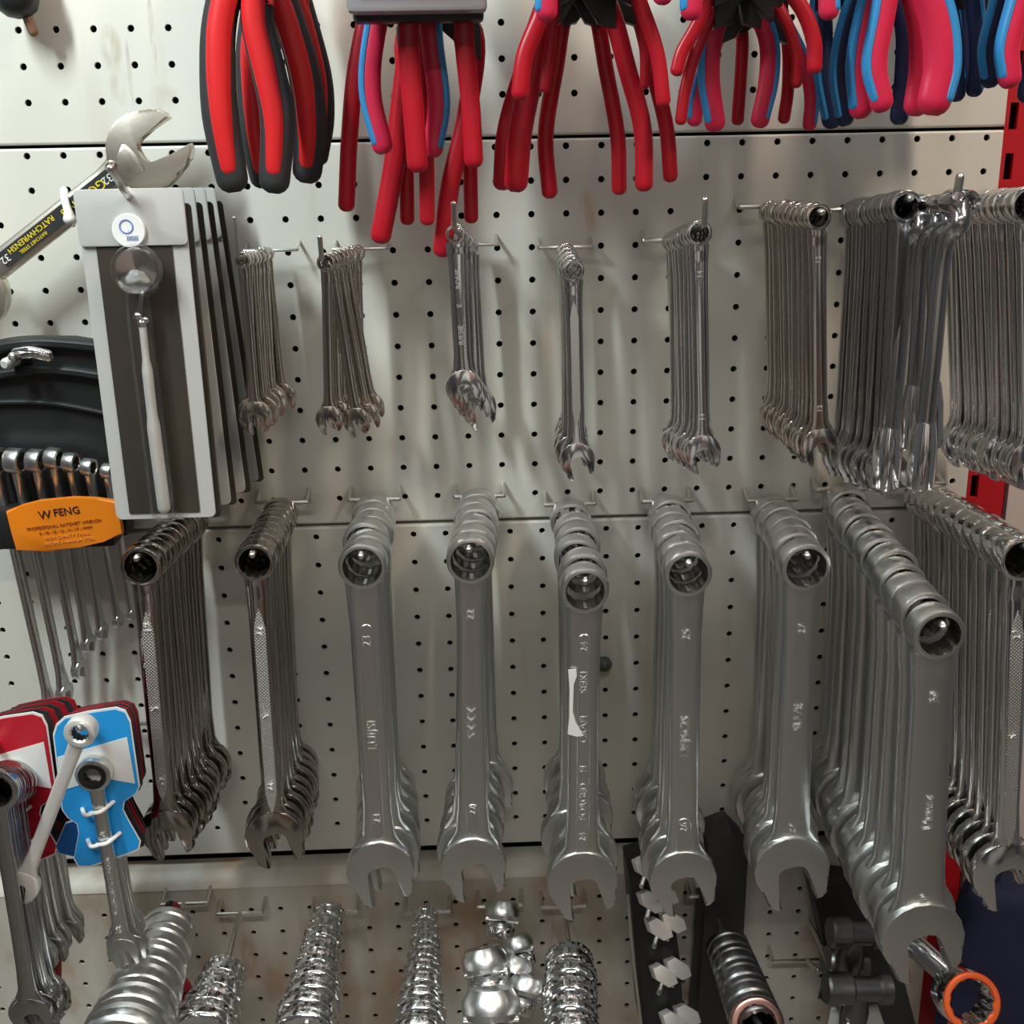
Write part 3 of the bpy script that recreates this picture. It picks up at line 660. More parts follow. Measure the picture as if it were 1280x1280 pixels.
# ------------------------------------------------------------------ big ratchet wrench at the upper left
d = .035; hc = W(183, 190, d); k = S(150, 250, d)
o = thing('ratchet_wrench', 'large nickel wrench with yellow lettered black sleeve, hung slanting at upper left', 'wrench', hc)
bm = NB(); prism(bm, head_outline(48*k, 36*k, math.radians(118)), -.0055, .0055, bev=.0018); part('jaw_head', bm, 'nickel', o)
s0, s1 = W(152, 212, d)-hc, W(4, 328, d)-hc
ax = (s1-s0).normalized(); L = (s1-s0).length; nrm = Vector((-ax.z, 0, ax.x))
bm = NB(); tube(bm, [s0-ax*.012, s0.lerp(s1, .3), s0.lerp(s1, .7), s1+ax*.012], 17*k, .0042, n=20, seg=16, power=3.5, taper=lambda s: 1.0+.55*max(0, .18-s)/.18); part('shank', bm, 'nickel', o)
def strip_box(c, l, w, y, m, name, par, rotv=ax):
    bm = NB(); prism(bm, rrect(l, w, w*.2), -.0004, .0004)
    ob = part(name, bm, m, par); ob.location = c+Vector((0, y, 0)); ob.rotation_euler = (0, -math.atan2(rotv.z, rotv.x), 0); return ob
mid = s0.lerp(s1, .52)
sl_ = strip_box(mid, L*.93, 20*k, -.0047, 'card_black', 'printed_sleeve', o)
ang = -math.atan2(-ax.z, -ax.x)           # lettering runs back up towards the jaw
def slant(s, f, off, size, m, par, flip=True):
    me = text_mesh(s, size*k, m, .0002)
    ob = obj('lettering', me, par)
    c = s0.lerp(s1, f)+nrm*off*k-mid
    R0 = Matrix.Rotation(-math.atan2(sl_ax.z, sl_ax.x), 4, 'Y')
    ob.location = R0.inverted() @ (c+Vector((0, -.0006, 0))); ob.rotation_euler = (0, PI if flip else 0, 0) if False else (0, 0, 0)
    return ob
sl_ax = ax
slant('32', .10, 0, 14, 'ink_white', sl_); slant('GOS', .21, 0, 17, 'ink_yellow', sl_); slant('SNG', .40, 0, 15, 'ink_yellow', sl_)
slant('RATCHWRENSH', .72, -4, 10, 'ink_yellow', sl_); slant('RATCHET STEEL', .74, 5, 6, 'ink_yellow', sl_); slant('32', .955, 0, 13, 'ink_white', sl_)
rc = W(-34, 366, d)-hc
bm = ring_mesh(46*k, 31*k, .012); bmesh.ops.translate(bm, verts=bm.verts[:], vec=rc); part('ring_head', bm, 'nickel', o)
bm = NB(); lathe(bm, [(.0004, -.0075), (.0030, -.0072), (.0040, -.0055), (.0004, -.0055)], 16, c=W(142, 208, d)-hc); part('rivet', bm, 'chrome_warm', o)
bm = NB(); tube(bm, [W(80, 238, .030)-hc, W(81, 250, .042)-hc, W(85, 264, .046)-hc, W(87, 273, .046)-hc], .0026, n=12, seg=10, taper=lambda s: 1+.7*max(0, s-.6)/.4); part('nylon_tie', bm, 'tie', o)

# ------------------------------------------------------------------ carded inspection mirrors
d = .118; P0 = W(165, 252, d); k = S(190, 450, d)
zb = W(215, 648, d).z-P0.z; zt = W(160, 240, d).z-P0.z
cx = W(168, 300, d).x-P0.x; wc = 129*k
card = rrect(wc, zt-zb, .004)
def mk(bmf, *a): bm = NB(); bmf(bm, *a); return bm
bm = NB(); prism(bm, [(x+cx, z+(zt+zb)/2) for x, z in card], 0, .0012, bev=.0003, seg=1); c_card = mesh_of(bm, 'backing_card', 'card_grey')
bm = NB(); prism(bm, [(x*1.0+cx+.0035, z+(zt+zb)/2-.004) for x, z in rrect(wc*.985, (zt-zb)*.97, .003)], .0030, .0042); c_ins = mesh_of(bm, 'insert_board', 'card_dark')
zw0 = W(160, 303, d).z-P0.z; zw1 = W(205, 641, d).z-P0.z
bm = NB(); prism(bm, [(x+cx-.0005, z+(zw0+zw1)/2) for x, z in rrect(91*k, zw0-zw1, .001)], -.0006, .0004); c_dark = mesh_of(bm, 'printed_window', 'card_dark')
bm = NB(); prism(bm, [(x+cx, z+(zt+zw0)/2) for x, z in rrect(wc*1.01, zt-zw0+.004, .003)], -.0022, -.0002, bev=.0006); c_head = mesh_of(bm, 'header_fold', 'card_grey')
zs = W(165, 288, d).z-P0.z; xs = W(163, 288, d).x-P0.x
bm = NB(); lathe(bm, [(.0003, -.0042), (19*k, -.0042), (20*k, -.0036), (20*k, -.0020), (.0003, -.0020)], 32, c=(xs, 0, zs)); c_stick = mesh_of(bm, 'round_sticker', 'paper')
bm = NB(); lathe(bm, [(7*k, -.0046), (8.5*k, -.0046), (8.5*k, -.0041), (7*k, -.0041)], 24, c=(xs-.001, 0, zs+5*k)); c_logo = mesh_of(bm, 'printed_logo', 'ink_blue')
t_ = text_mesh('IIIIIII', 8*k, 'ink_blue', .0002); t_.transform(Matrix.Translation((xs+.002, -.0044, zs-9*k)))
zm = W(170, 337, d+.012).z-P0.z; xm = W(170, 337, d+.012).x-P0.x; rm = 30*k
bm = NB(); lathe(bm, [(rm*.82, -.0135), (rm*.93, -.0150), (rm, -.0130), (rm, -.0085), (rm*.80, -.0080), (rm*.78, -.012)], 36, c=(xm, 0, zm)); c_rim = mesh_of(bm, 'mirror_rim', 'clear')
bm = NB(); lathe(bm, [(.0003, -.0125), (rm*.84, -.0122), (rm*.86, -.0095), (.0003, -.0090)], 36, c=(xm, 0, zm)); c_mir = mesh_of(bm, 'mirror_disc', 'mirror')
zj = W(175, 398, d+.008).z-P0.z; xj = W(175, 398, d+.008).x-P0.x
bm = NB(); tube(bm, [Vector((xm+.001, -.009, zm-rm)), Vector((xj, -.008, zj))], .0016, n=4, seg=10); c_stem = mesh_of(bm, 'mirror_stem', 'chrome')
balls = []
for (dx, dz, r) in ((-2, 3, 5.5), (2, -6, 6), (7, -2, 4.5)):
    bm = NB(); bmesh.ops.create_uvsphere(bm, u_segments=14, v_segments=10, radius=r*k, matrix=Matrix.Translation((xj+dx*k, -.0085, zj+dz*k))); balls.append(mesh_of(bm, 'ball_joint', 'chrome'))
ze = W(205, 634, d+.006).z-P0.z; xe = W(205, 634, d+.006).x-P0.x
bm = NB(); tube(bm, [Vector((xj+.001, -.008, zj-.004)), Vector(((xj+xe)/2, -.007, (zj+ze)/2)), Vector((xe, -.006, ze))], .0042, .0042, n=16, seg=12, taper=lambda s: .55 if s < .22 else (.8 if s < .55 else 1.0)); c_rod = mesh_of(bm, 'telescopic_rod', 'white_steel')
bm = NB(); tube(bm, [Vector((xm-.001, -.004, zm-.01)), Vector((xj-.001, -.004, zj)), Vector((xe-.001, -.004, ze-.002))], .0085, .0095, n=14, seg=14, taper=lambda s: 1.5-.6*min(1, s*5)+.1*s); c_blis = mesh_of(bm, 'clear_blister', 'clear')
for i in range(4):
    p = P0 + Vector((0, i*.030, -.001*i))
    o = thing('carded_mirror', ('front grey card with a round inspection mirror under clear plastic' if i == 0 else f'{ORD[i]} inspection mirror card from the front, edge showing behind the first'), 'blister pack', p, 'carded inspection mirrors')
    if i: o.rotation_euler = (0, -.020*i, random.uniform(-.02, .02))
    obj('insert_board', c_ins, o); obj('backing_card', c_card, o); obj('printed_window', c_dark, o); h = obj('header_fold', c_head, o)
    st = obj('round_sticker', c_stick, o); obj('printed_logo', c_logo, st); obj('lettering', t_, st)
    obj('mirror_rim', c_rim, o); obj('mirror_disc', c_mir, o); obj('mirror_stem', c_stem, o)
    for b in balls: obj('ball_joint', b, o)
    obj('telescopic_rod', c_rod, o); obj('clear_blister', c_blis, o)
A = W(196, 262, .012)
hook('dark wire peg hook carrying the inspection mirror cards', A, [A, W(188, 258, .06), W(162, 246, .118), W(148, 226, .132), W(138, 211, .140)], 0, .0024)

# ------------------------------------------------------------------ black wrench rack with the orange label
d = .040; P0 = W(70, 560, d)
rk = thing('wrench_rack', 'black plastic wrench rack with orange front label at the left edge', 'tool rack', P0)
def pl(pts, dd): return [(W(x, y, dd)-P0) for x, y in pts]
bm = NB(); prism(bm, [(p.x, p.z) for p in pl([(-40, 446), (0, 430), (40, 424), (85, 424), (128, 430), (134, 470), (150, 560), (160, 640), (160, 668), (-30, 690), (-48, 600)], d)], -.004, .018, bev=.003); part('back_plate', bm, 'black', rk)
for (pts, r, nm) in (([(-40, 452), (0, 434), (45, 428), (90, 430), (128, 434)], .0050, 'handle_rim'), ([(-40, 478), (0, 468), (50, 462), (90, 464), (130, 470)], .0045, 'handle_rib'), ([(-40, 508), (0, 503), (50, 503), (90, 508), (138, 518)], .0022, 'lower_rib'), ([(128, 434), (133, 470), (140, 510)], .0030, 'side_rim')):
    bm = NB(); tube(bm, [W(x, y, d+.006)-P0 for x, y in pts], r, r*1.2, n=18, seg=10); part(nm, bm, 'black', rk)
bm = NB(); oc = pl([(7, 640), (25, 633), (48, 627), (90, 623), (120, 624), (145, 627), (149, 648), (153, 668), (130, 677), (100, 684), (60, 690), (20, 688), (14, 665)], .078)
prism(bm, [(p.x, p.z) for p in oc], W(0, 0, .078).y-P0.y, W(0, 0, .072).y-P0.y, bev=.0012); lb = part('front_label', bm, 'orange', rk); lb['label'] = 'orange printed front label'
k = S(80, 650, .078); tilt = math.atan2(-(W(100, 638, .078)-W(50, 646, .078)).z, (W(100, 638, .078)-W(50, 646, .078)).x)
for (s, x, y, size, m_, spc) in (('W', 56, 644, 15, 'ink', 1), ('FENG', 83, 639.5, 13.5, 'ink', 1), ('PROFESSIONAL RATCHET WRENCH', 80, 656, 5.6, 'ink_orange', 1.05), ('8 - 10 - 12 - 13 - 14 - 17 - 19MM', 82, 663, 5.0, 'ink_orange', 1.0), ('HIGH QUALITY TOOLS', 84, 670, 5.0, 'ink_pale', 1.1), ('CHROME VANADIUM STEEL', 86, 677, 5.0, 'ink_pale', 1.05)):
    me = text_mesh(s, size*k, m_, .0002, spc); ob = obj('lettering', me, lb); ob.location = W(x, y, .0784)-P0; ob.rotation_euler = (0, tilt*.75, 0)
bm = NB(); box(bm, W(75, 655, .060)-P0, (.080, .022, .030), .003); part('clamp_block', bm, 'black', rk)
tops = [(-14, 566, 24), (12, 566, 22), (38, 566, 20), (60, 563, 19), (81, 568, 17), (103, 574, 16), (127, 579, 14)]
bots = [(66, 905, 26), (83, 882, 23), (101, 851, 20), (112, 819, 18), (129, 803, 17), (149, 788, 16), (166, 779, 15)]
for i, ((tx, ty, tw), (bx, by, bw)) in enumerate(zip(tops, bots)):
    T_, B_ = W(tx+8, ty+10, .062), W(bx, by-6, .030); ax = T_-B_; L = ax.length; k = S(60, 650, .05)
    R = (34-i*2.4)*k*.5; J = (30-i*2)*k*.5
    kit = make_kit(L, R, tw*k*.85, J, 15*k, 13*k, .0055-.0003*i, M['satin'], rin=.62, rot=.25)
    rotm = ax.to_track_quat('Z', 'Y').to_matrix().to_4x4()
    # turned edge-on in the rack
    z_ = ax.normalized(); y_ = (Vector((1, -.28, .1))-z_*Vector((1, -.28, .1)).dot(z_)).normalized(); x_ = y_.cross(z_)
    mt = Matrix.Identity(4)
    for a in range(3): mt[a][0], mt[a][1], mt[a][2], mt[a][3] = x_[a], y_[a], z_[a], T_[a]
    w = put_wrench(kit, mt, 'rack_wrench', ['largest wrench, leftmost in the black rack', 'second wrench from left in the black rack', 'third wrench from left in the black rack', 'fourth wrench from left in the black rack, the middle one', 'fifth wrench from left in the black rack', 'sixth wrench from left in the black rack', 'smallest wrench, rightmost in the black rack beside the mirror card'][i], 'wrench', 'wrenches in the black rack')
A = W(28, 446, .012); hook('chrome double hook tip inside the handle of the black rack', A, [A, W(26, 444, .045), W(16, 446, .075)], 0, .0032, half=.015)
bm = NB(); o = thing('hook_clip', 'bright chrome clip on the hook inside the black rack handle', 'clip', W(42, 444, .055))
bm = NB(); tube(bm, [Vector((-.012, 0, .001)), Vector((0, -.002, .002)), Vector((.010, 0, -.001))], .0042, .0028, n=8, seg=12); part('loop', bm, 'chrome', o)
bm = NB(); tube(bm, [Vector((-.016, -.008, -.004)), Vector((-.014, .004, -.003))], .0038, n=4, seg=12); part('end_cap', bm, 'white_steel', o)

# ------------------------------------------------------------------ carded ratchet wrenches, lower left
def carded(where, off, d, n, step, cols, wm, group, front_label, nm_col, drift=(0.0, 0.0)):
    ox, oy = off
    def q(pts, P): return [(W(x+ox, y+oy, d)-P) for x, y in pts]
    P = W(120+ox, 900+oy, d); k = S(120+ox, 980+oy, d)
    outl = [(66, 918), (70, 905), (80, 896), (110, 889), (145, 884), (157, 888), (163, 900), (175, 983), (171, 991), (156, 1002), (154, 1012), (160, 1024), (176, 1052), (174, 1062), (160, 1068), (112, 1084), (98, 1084), (92, 1074), (98, 1042), (96, 1030), (84, 1022), (77, 1012), (74, 985)]
    def face(pts, y0, y1): 
        bm = NB(); prism(bm, [(p.x, p.z) for p in q(pts, P)], y0, y1); return bm
    cxm = sum(x for x, y in outl)/len(outl); cym = sum(y for x, y in outl)/len(outl)
    inner = [(cxm+(x-cxm)*.965, cym+(y-cym)*.975) for x, y in outl]
    base_w = mesh_of(face(outl, 0, .0008), 'backing_card', 'paper'); base_b = mesh_of(face(outl, 0, .0008), 'backing_card', 'card_black')
    base_r = mesh_of(face(outl, 0, .0008), 'backing_card', 'card_red')
    prm = mesh_of(face(inner, -.0003, -.00002), 'printed_face', cols[0])
    band = mesh_of(face([(72, 946), (110, 935), (159, 921), (169, 979), (140, 974), (110, 978), (76, 988)], -.0006, -.0002), 'white_band', 'paper')
    F = W(118+ox, 966+oy, d+.005)-P; E = W(158+ox, 1205+oy, d+.005)-P
    R = 22*k
    kit = make_kit((E-F).length, R, .0085, 21*k, 17*k, 19*k, .0055, M[wm], rin=.60, marks=(('16', .26, 9*k, True, 'stamp_dim'), ('CHROMEVANADIUM', .55, 8.5*k, True, 'stamp_dim'), ('16', .80, 10*k, True, 'stamp_dim')))
    bm = NB(); lathe(bm, [(R*.50, -.0050), (R*.78, -.0053), (R*.78, -.003), (R*.50, -.003)], 28, c=F); blackring = mesh_of(bm, 'ratchet_ring', 'black_steel')
    ties = []
    for (a, b) in (((103, 1011), (142, 1002)), ((110, 1050), (150, 1041))):
        pa, pb = W(a[0]+ox, a[1]+oy, d)-P, W(b[0]+ox, b[1]+oy, d)-P; mdl = (pa+pb)/2+Vector((0, -.0095, 0))
        bm = NB(); tube(bm, [pa, pa.lerp(mdl, .5)+Vector((0, -.0046, 0)), mdl, pb.lerp(mdl, .5)+Vector((0, -.0046, 0)), pb], .0014, n=14, seg=8); ties.append(mesh_of(bm, 'nylon_tie', 'tie'))
    lean = math.atan2(E.x-F.x, F.z-E.z)
    for i in range(n):
        o = thing('carded_wrench', front_label if i == 0 else f'{ORD[i]} {nm_col} wrench card from the front, edge visible {where}', 'carded wrench', P+Vector((drift[0]*i, step*i, drift[1]*i)), group)
        if i: o.rotation_euler = (0, random.uniform(-.03, .03), random.uniform(-.04, .04))
        c = obj('backing_card', base_w if i == 0 else (base_b if i % 2 else base_r), o)
        if i < 1: obj('printed_face', prm, c); obj('white_band', band, c)
        for nn in ('ring_head', 'shank', 'jaw_head'): obj(nn, kit[nn], o, F, (0, -lean, 0))
        obj('ratchet_ring', blackring, o)
        if i == 0:
            for me in kit['lettering']: obj('lettering', me, o, F, (0, -lean, 0))
        for t in ties: obj('nylon_tie', t, o)
    return P
Pb = carded('beside the knurled wrenches', (0, 0), .185, 8, .010, ('card_blue',), 'satin', 'blue carded ratchet wrenches', 'bright blue card with a ratchet wrench tied on by white nylon ties', 'blue', (-.0026, -.0042))
Pr = carded('at the left edge', (-104, 6), .165, 7, .011, ('card_redface',), 'satin_soft', 'red carded ratchet wrenches', 'red and white wrench card at the left edge, front of its row', 'red', (-.0008, -.0036))
o = thing('price_card', 'small deep blue card poking out below the bright blue card', 'card', W(88, 1050, .165))
pp = [W(x, y, .165)-W(88, 1050, .165) for x, y in ((82, 1030), (96, 1026), (104, 1034), (102, 1068), (90, 1070), (74, 1066), (70, 1058))]
bm = NB(); prism(bm, [(p.x*1.06, p.z*1.06) for p in pp], .0004, .0012); part('white_border', bm, 'paper', o)
bm = NB(); prism(bm, [(p.x, p.z) for p in pp], 0, .0008); part('blue_face', bm, 'card_blue2', o)
# pale wrench hanging in front of the blue card
F, E = W(102, 913, .205), W(22, 1124, .205); k = S(70, 1000, .205)
kit = make_kit((E-F).length, 19*k, .010, 22*k, 17*k, 17*k, .0052, M['white_steel'], rin=.50, slot=.34, rot=.05)
put_wrench(kit, Matrix.Translation(F) @ Matrix.Rotation(-math.atan2(E.x-F.x, F.z-E.z), 4, 'Y'), 'pale_wrench', 'pale frosted wrench hanging slanted in front of the bright blue card', 'wrench', None)
A = W(160, 905, .012); hook('wire peg hook passing through the blue wrench cards', A, [A, W(128, 886, .10), W(103, 908, .205), W(100, 910, .222)], 0, .0024)
A = W(4, 925, .012); hook('wire peg hook passing through the red wrench cards', A, [A, W(20, 905, .10), W(-12, 935, .18)], 0, .0024)
stack('in the coiled row at the lower left edge', (78, 940), (-6, 986), (44, 1290), .215, 10, 62, 52, 20, 20, 'chrome_dark', 'ratchet wrench', d0=.165, t=.0045, rin=.66, hooklabel='wire peg hook under the coiled row at the lower left edge')

# ------------------------------------------------------------------ sockets on the bottom row
def socket_mesh(r, l, m, rin=.62, waist=.92, knurl=False, n=32):
    bm = NB()
    prof = [(r*rin, 0), (r*.90, -.0006), (r*.98, l*.06), (r, l*.12), (r, l*.40), (r*waist, l*.47), (r*waist, l*.60), (r*.985, l*.66), (r*.985, l*.92), (r*.90, l), (r*rin, l)]
    lathe(bm, prof, n, 'Z', star={0, 10}); me = mesh_of(bm, 'socket_body', m, 30)
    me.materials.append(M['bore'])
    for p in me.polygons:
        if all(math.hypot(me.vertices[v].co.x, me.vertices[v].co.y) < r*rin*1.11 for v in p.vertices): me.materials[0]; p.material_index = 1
    return me
def band_mesh(r, z0, z1, teeth=28):
    """knurled collar with real ridges"""
    bm = NB(); rows = []
    for rr, z in ((.97, z0), (1.03, z0+(z1-z0)*.2), (1.03, z0+(z1-z0)*.8), (.97, z1)):
        rows.append([Vector((r*rr*(1.0 if i % 2 else .96)*math.cos(2*PI*i/(2*teeth)), r*rr*(1.0 if i % 2 else .96)*math.sin(2*PI*i/(2*teeth)), z)) for i in range(2*teeth)])
    loops(bm, rows); return mesh_of(bm, 'knurled_band', 'chrome', 20)
def sockets(where, back, front, n, r0, r1, m, word, db=.05, dfr=.17, knurl=True, jitter=.0, hookpts=None, group=None, rin=.62, wire=.0022, cap=None):
    B, F = W(*back, db), W(*front, dfr); ax = (F-B); u = ax.normalized(); l = ax.length/n
    rot = (-u).to_track_quat('Z', 'Y').to_euler()
    k0, k1 = S(*back, db), S(*front, dfr)
    for i in range(n):
        f = i/max(n-1, 1); r = (r0*k0*(1-f)+r1*k1*f)*(1+random.uniform(-.05, .05)*(jitter > 0))
        p = B + u*(l*(i+1)) + Vector((random.uniform(-jitter, jitter), 0, random.uniform(-jitter, jitter)))
        j = n-1-i
        lab = f'{ORD[j]} {word} {where}' if j == 0 else f'{ORD[j]} from front, {word} {where}'
        o = thing('socket', lab, 'socket', p, group or ('sockets ' + where)); o.rotation_euler = rot
        obj('socket_body', socket_mesh(r, l*.95, M[m], rin), o)
        if knurl: obj('knurled_band', band_mesh(r, l*.62, l*.84), o)
    if hookpts is not False:
        A = W(hookpts[0], hookpts[1], .030)
        e = F+u*.004
        hook('wire peg hook carrying the ' + where.replace('on the', '').strip(' ') + ' sockets', A, [A, B, F, e], 0, wire)
sockets('on the leftmost bare hook', (282, 1212), (252, 1300), 4, 27, 42, 'chrome', 'chrome socket', .10, .17, hookpts=(300, 1142))
sockets('in the string below the second big wrench', (412, 1140), (380, 1300), 9, 20, 40, 'chrome', 'small chrome socket', .05, .18, hookpts=(418, 1140), jitter=.001)
sockets('in the string below the third big wrench', (533, 1142), (524, 1302), 9, 16, 33, 'chrome', 'knurled chrome socket', .05, .17, hookpts=(534, 1140), jitter=.001)
sockets('in the heavy string below the torn label', (712, 1196), (714, 1310), 5, 31, 38, 'chrome', 'wide chrome socket', .09, .18, hookpts=(705, 1133), jitter=.0008)
sockets('in the large row at the lower left', (212, 1160), (150, 1320), 6, 34, 58, 'satin', 'large satin socket', .08, .22, knurl=False, hookpts=(230, 1130))
sockets('in the dark string with coppery front', (908, 1180), (948, 1285), 5, 27, 34, 'gun', 'gunmetal socket', .08, .17, knurl=False, hookpts=(890, 1120), rin=.66)
for x, y, dd, r, lab in ((945, 1272, .175, 33, 'coppery front ring of the gunmetal socket string'),):
    c = W(x, y+8, dd); kk = S(x, y, dd); bm = ring_mesh(r*kk, r*kk*.68, .008); o = thing('copper_ring', 'coppery steel ring in front of the gunmetal socket string', 'ring', c)
    part('ring_body', bm, 'copper', o); o.rotation_euler = (-.5, 0, 0)
    bm = NB(); tube(bm, [Vector((0, .01, r*kk*.2)), Vector((.004, -.012, -.004))], .0022, n=4, seg=8); part('hook_tip', bm, 'zinc', o)
# universal joints
uj = [(627, 1150, .06, 23, .3), (650, 1190, .085, 20, -.5), (640, 1222, .10, 27, .7), (608, 1216, .11, 30, -.3), (655, 1244, .125, 23, .6), (614, 1276, .15, 38, 0)]
for i, (x, y, dd, r, a) in enumerate(uj):
    c = W(x, y, dd); kk = S(x, y, dd); o = thing('universal_joint', ['topmost universal joint on the hook below the fourth big wrench', 'second universal joint from the top, tilted to the right', 'third universal joint, in the middle of the cluster', 'universal joint bulging to the left of the cluster', 'fifth universal joint, right side low in the cluster', 'largest universal joint, lowest in the cluster'][i], 'socket joint', c, 'universal joints on one hook')
    o.rotation_euler = (-.55, a*.6, 0); rr = r*kk
    bm = NB(); lathe(bm, [(rr*.30, rr*.1), (rr*.80, rr*.05), (rr*.97, rr*.28), (rr*.97, rr*.62), (rr*.72, rr*1.0), (rr*.3, rr*1.0)], 28, 'Z'); part('upper_yoke', bm, 'satin', o)
    bm = NB(); lathe(bm, [(rr*.32, -rr*.9), (rr*.72, -rr*.95), (rr*.86, -rr*.75), (rr*.86, -rr*.32), (rr*.6, -rr*.08), (rr*.3, -rr*.08)], 28, 'Z'); part('lower_yoke', bm, 'chrome', o)
    bm = NB(); lathe(bm, [(.0003, -rr*.9), (rr*.2, -rr*.9), (rr*.2, rr*.9), (.0003, rr*.9)], 14, 'X'); part('cross_pin', bm, 'chrome', o)
A = W(625, 1132, .030); hook('wire peg hook with two prongs above the universal joints', A, [A, W(628, 1150, .06), W(635, 1215, .11), W(615, 1290, .17)], 0)
# ------------------------------------------------------------------ dark goods at the lower right
def strip(label, pts, d0, d1, m, cat='card', name='hanging_strip'):
    c = W(*pts[0], d1); o = thing(name, label, cat, c)
    bm = NB(); prism(bm, [((W(x, y, d1)-c).x, (W(x, y, d1)-c).z) for x, y in pts], 0, d1-d0, bev=.0012); part('body', bm, m, o)
    return o, c
o, c = strip('black plastic strip holding pairs of chrome hex bits', [(787, 1098), (822, 1088), (842, 1140), (850, 1200), (856, 1290), (803, 1295), (795, 1200)], .03, .075, 'black', 'tool strip', 'bit_strip')
bm = NB(); tube(bm, [W(785, 1120, .078)-c, W(792, 1200, .078)-c, W(803, 1290, .078)-c], .0014, n=8, seg=8); part('wire_edge', bm, 'zinc', o)
for i, (x, y) in enumerate(((806, 1085), (812, 1126), (822, 1160), (828, 1218), (840, 1276))):
    for s in (0, 1):
        p = W(x+s*17, y-s*9, .083-.006*s); kk = S(x, y, .08); hx = thing('hex_bit', f'{["topmost", "second", "third", "fourth", "lowest"][i]} {"left" if s == 0 else "right"} chrome hex bit on the black strip', 'hex bit', p, 'chrome hex bits')
        w2, h2 = 19*kk, 11*kk
        bm = NB(); prism(bm, [(-w2, h2*.2), (-w2*.55, h2), (w2*.55, h2*.75), (w2, -h2*.15), (w2*.5, -h2), (-w2*.5, -h2*.75)], -.007, .004, bev=.0012); hx.rotation_euler = (-.5, .5, 0); part('hex_head', bm, 'white_steel', hx)
        bm = NB(); tube(bm, [Vector((.002, 0, -h2*.6)), Vector((.003, .001, -h2*2.0))], .0018, n=3, seg=8); part('bit_shaft', bm, 'chrome', hx)
strip('tall black card hanging between the sixth and seventh big wrenches', [(884, 1052), (915, 1040), (936, 1062), (930, 1160), (925, 1300), (868, 1300), (880, 1160)], .022, .055, 'card_black', 'card', 'black_card')
strip('black card with a bright wire edge under the heavy wrenches', [(1012, 1098), (1100, 1110), (1150, 1300), (1060, 1300), (1035, 1200)], .025, .050, 'card_black', 'card', 'black_card')
strip('pale printed tag with a hole at the bottom picture edge', [(1040, 1262), (1098, 1258), (1112, 1300), (1032, 1300)], .105, .108, 'card_grey', 'tag', 'price_tag')
for i, (x, y, dd, ln, a) in enumerate(((1068, 1166, .09, .040, .10), (1072, 1236, .12, .050, .06), (1056, 1205, .07, .034, .3))):
    p = W(x, y, dd); o = thing('t_socket', ['upper dark T-handle socket under the heavy wrenches', 'lower dark T-handle socket with long cross bar', 'small dark T-handle socket between the two others'][i], 'T-handle', p, 'dark T-handle sockets')
    bm = NB(); lathe(bm, [(.0003, -ln/2), (.011, -ln/2), (.0125, -ln/2+.002), (.0125, -ln*.12), (.0095, -ln*.08), (.0095, ln*.3), (.0115, ln*.34), (.0115, ln/2), (.0003, ln/2)], 24, 'X'); part('cross_bar', bm, 'gun', o)
    bm = NB(); lathe(bm, [(.004, -.035), (.010, -.035), (.011, -.02), (.008, 0), (.0003, .002)], 20, 'Z'); part('socket_stem', bm, 'gun', o); o.rotation_euler = (0, a, 0)
A = W(1010, 1150, .012); hook('wire peg hook carrying the dark T-handle sockets', A, [A, W(1030, 1190, .06), W(1060, 1280, .13)], 0)
A = W(1010, 1200, .03); hook('empty wire peg hook low beside the gunmetal sockets', A, [A, W(1012, 1204, .045), W(1022, 1212, .06)], 0, .002, half=.03)
# ring spanner with an orange reflection painted into rim and shank
F = W(1205, 1246, .20); kk = S(1205, 1246, .20)
o = thing('ring_spanner', 'box end wrench with orange lacquered handle at the lower right', 'wrench', F)
o.rotation_euler = (-.45, 0, 0)
part('ring_head', ring_mesh(35*kk, 25*kk, .024), 'chrome', o)
bm = ring_mesh(35.5*kk, 26*kk, .003); bmesh.ops.translate(bm, verts=bm.verts[:], vec=(0, -.0125, 0)); part('lacquered_rim', bm, 'bronze', o)
bm = shank_mesh(30*kk, 150*kk, [(0, 44*kk), (.3, 34*kk), (1, 34*kk)], .009); part('shank', bm, 'bronze', o)
bm = NB(); tube(bm, [Vector((-.004, .012, 20*kk)), Vector((-.020, .03, 50*kk)), Vector((-.026, .05, 62*kk))], .0085, n=8, seg=12); part('neck', bm, 'chrome_dark', o)
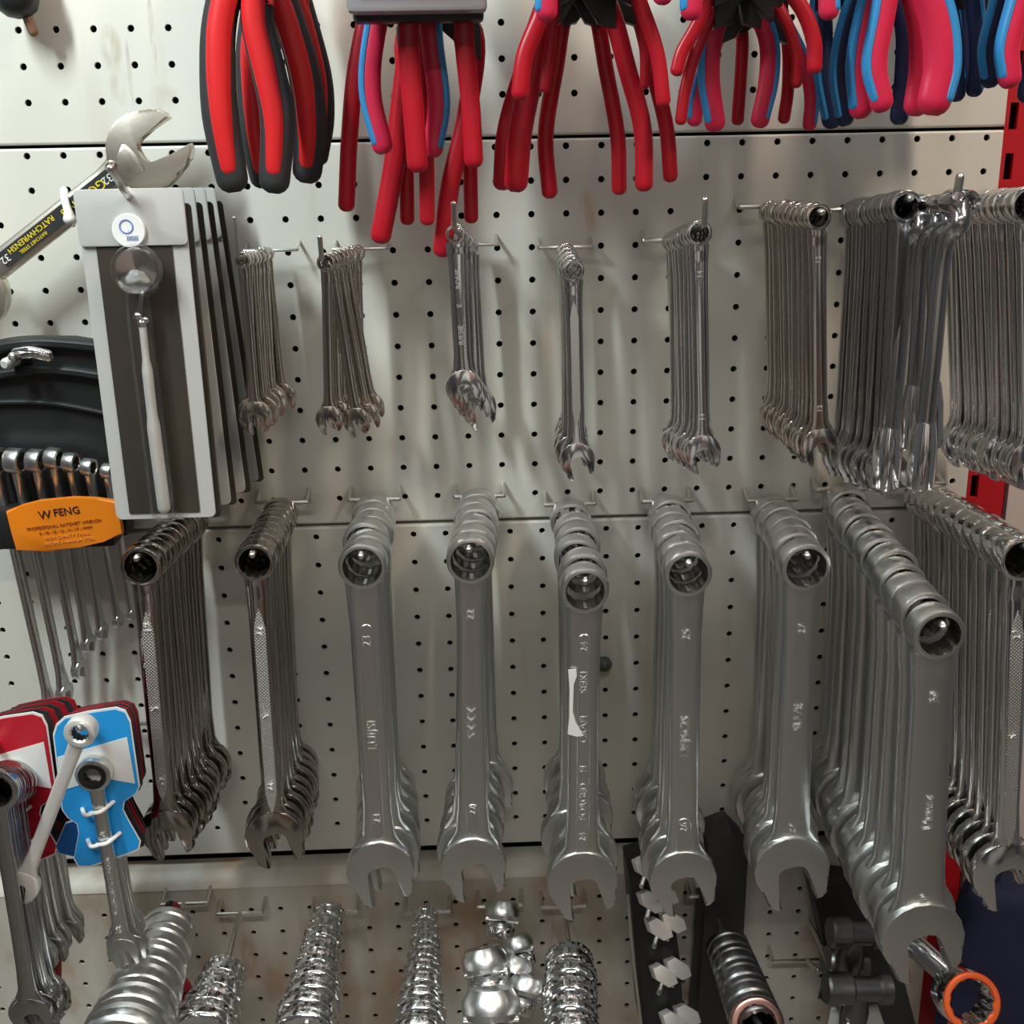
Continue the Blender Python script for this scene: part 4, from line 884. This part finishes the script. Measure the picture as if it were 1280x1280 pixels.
# navy cloth
c = W(1262, 1190, .06)
o = thing('navy_bag', 'dark navy cloth bag hanging at the lower right corner', 'bag', c)
bm = NB(); nx, nz = 14, 16; rows = []
for j in range(nz+1):
    z = .07-.22*j/nz; row = []
    for i in range(40):
        a = 2*PI*i/40; rx = .055*(1-.25*max(0, (.3-j/nz))/.3)+.002*math.sin(5*a+j*.4); ry = .030*(1-.4*max(0, (.3-j/nz))/.3)+.002*math.sin(3*a+j*.7)
        row.append(Vector((rx*math.copysign(abs(math.cos(a))**.7, math.cos(a)), ry*math.sin(a), z)))
    rows.append(row)
loops(bm, rows); part('bag_body', bm, 'navy', o, ang=80)
bm = NB(); tube(bm, [Vector((-.02, 0, .065)), Vector((-.012, 0, .10)), Vector((.012, 0, .10)), Vector((.02, 0, .065))], .003, n=14, seg=8); part('bag_strap', bm, 'navy', o)
# round bumper beside the torn label
c = W(755, 831, .008); kk = S(755, 831, 0)
o = thing('rubber_bumper', 'round grey rubber bumper stuck on the board beside the torn label wrench', 'bumper', c)
r = 10*kk; bm = NB(); lathe(bm, [(.0003, -r*.85), (r*.45, -r*.72), (r*.8, -r*.4), (r, 0), (r*.95, r*.5), (.0003, r*.6)], 24); part('dome', bm, 'bumper', o)
bm = NB(); lathe(bm, [(.0003, r*.5), (r*.6, r*.5), (r*.55, .008), (.0003, .008)], 20); part('stud', bm, 'zinc', o)
# red edged clips in the lower left
for i, (pts, dd) in enumerate(((((40, 1190), (55, 1200), (62, 1240), (66, 1300)), .17), (((60, 1186), (72, 1200), (72, 1250), (70, 1300)), .15), (((218, 1132), (230, 1150), (236, 1190), (234, 1205)), .05), (((200, 1150), (216, 1165), (222, 1210), (238, 1240), (228, 1245)), .08), (((204, 1218), (214, 1235), (222, 1280), (224, 1300)), .11))):
    c = W(*pts[0], dd); o = thing('bent_clip', ['foremost red edged clip below the coiled wrenches', 'second red edged clip behind the foremost one at lower left', 'upper red edged clip right of the large sockets', 'middle red edged clip right of the large sockets', 'lowest red edged clip right of the large sockets'][i], 'clip', c, 'red edged clips')
    q = [W(x, y, dd)-c for x, y in pts]
    bm = NB(); tube(bm, q, .0014, .006, n=16, seg=8); part('red_edge', bm, 'card_red', o)
    bm = NB(); tube(bm, [p+Vector((-.006, .006, -.004)) for p in q], .004, .0035, n=16, seg=8, power=4); part('clip_body', bm, 'card_grey' if i in (0, 3, 4) else 'card_black', o)
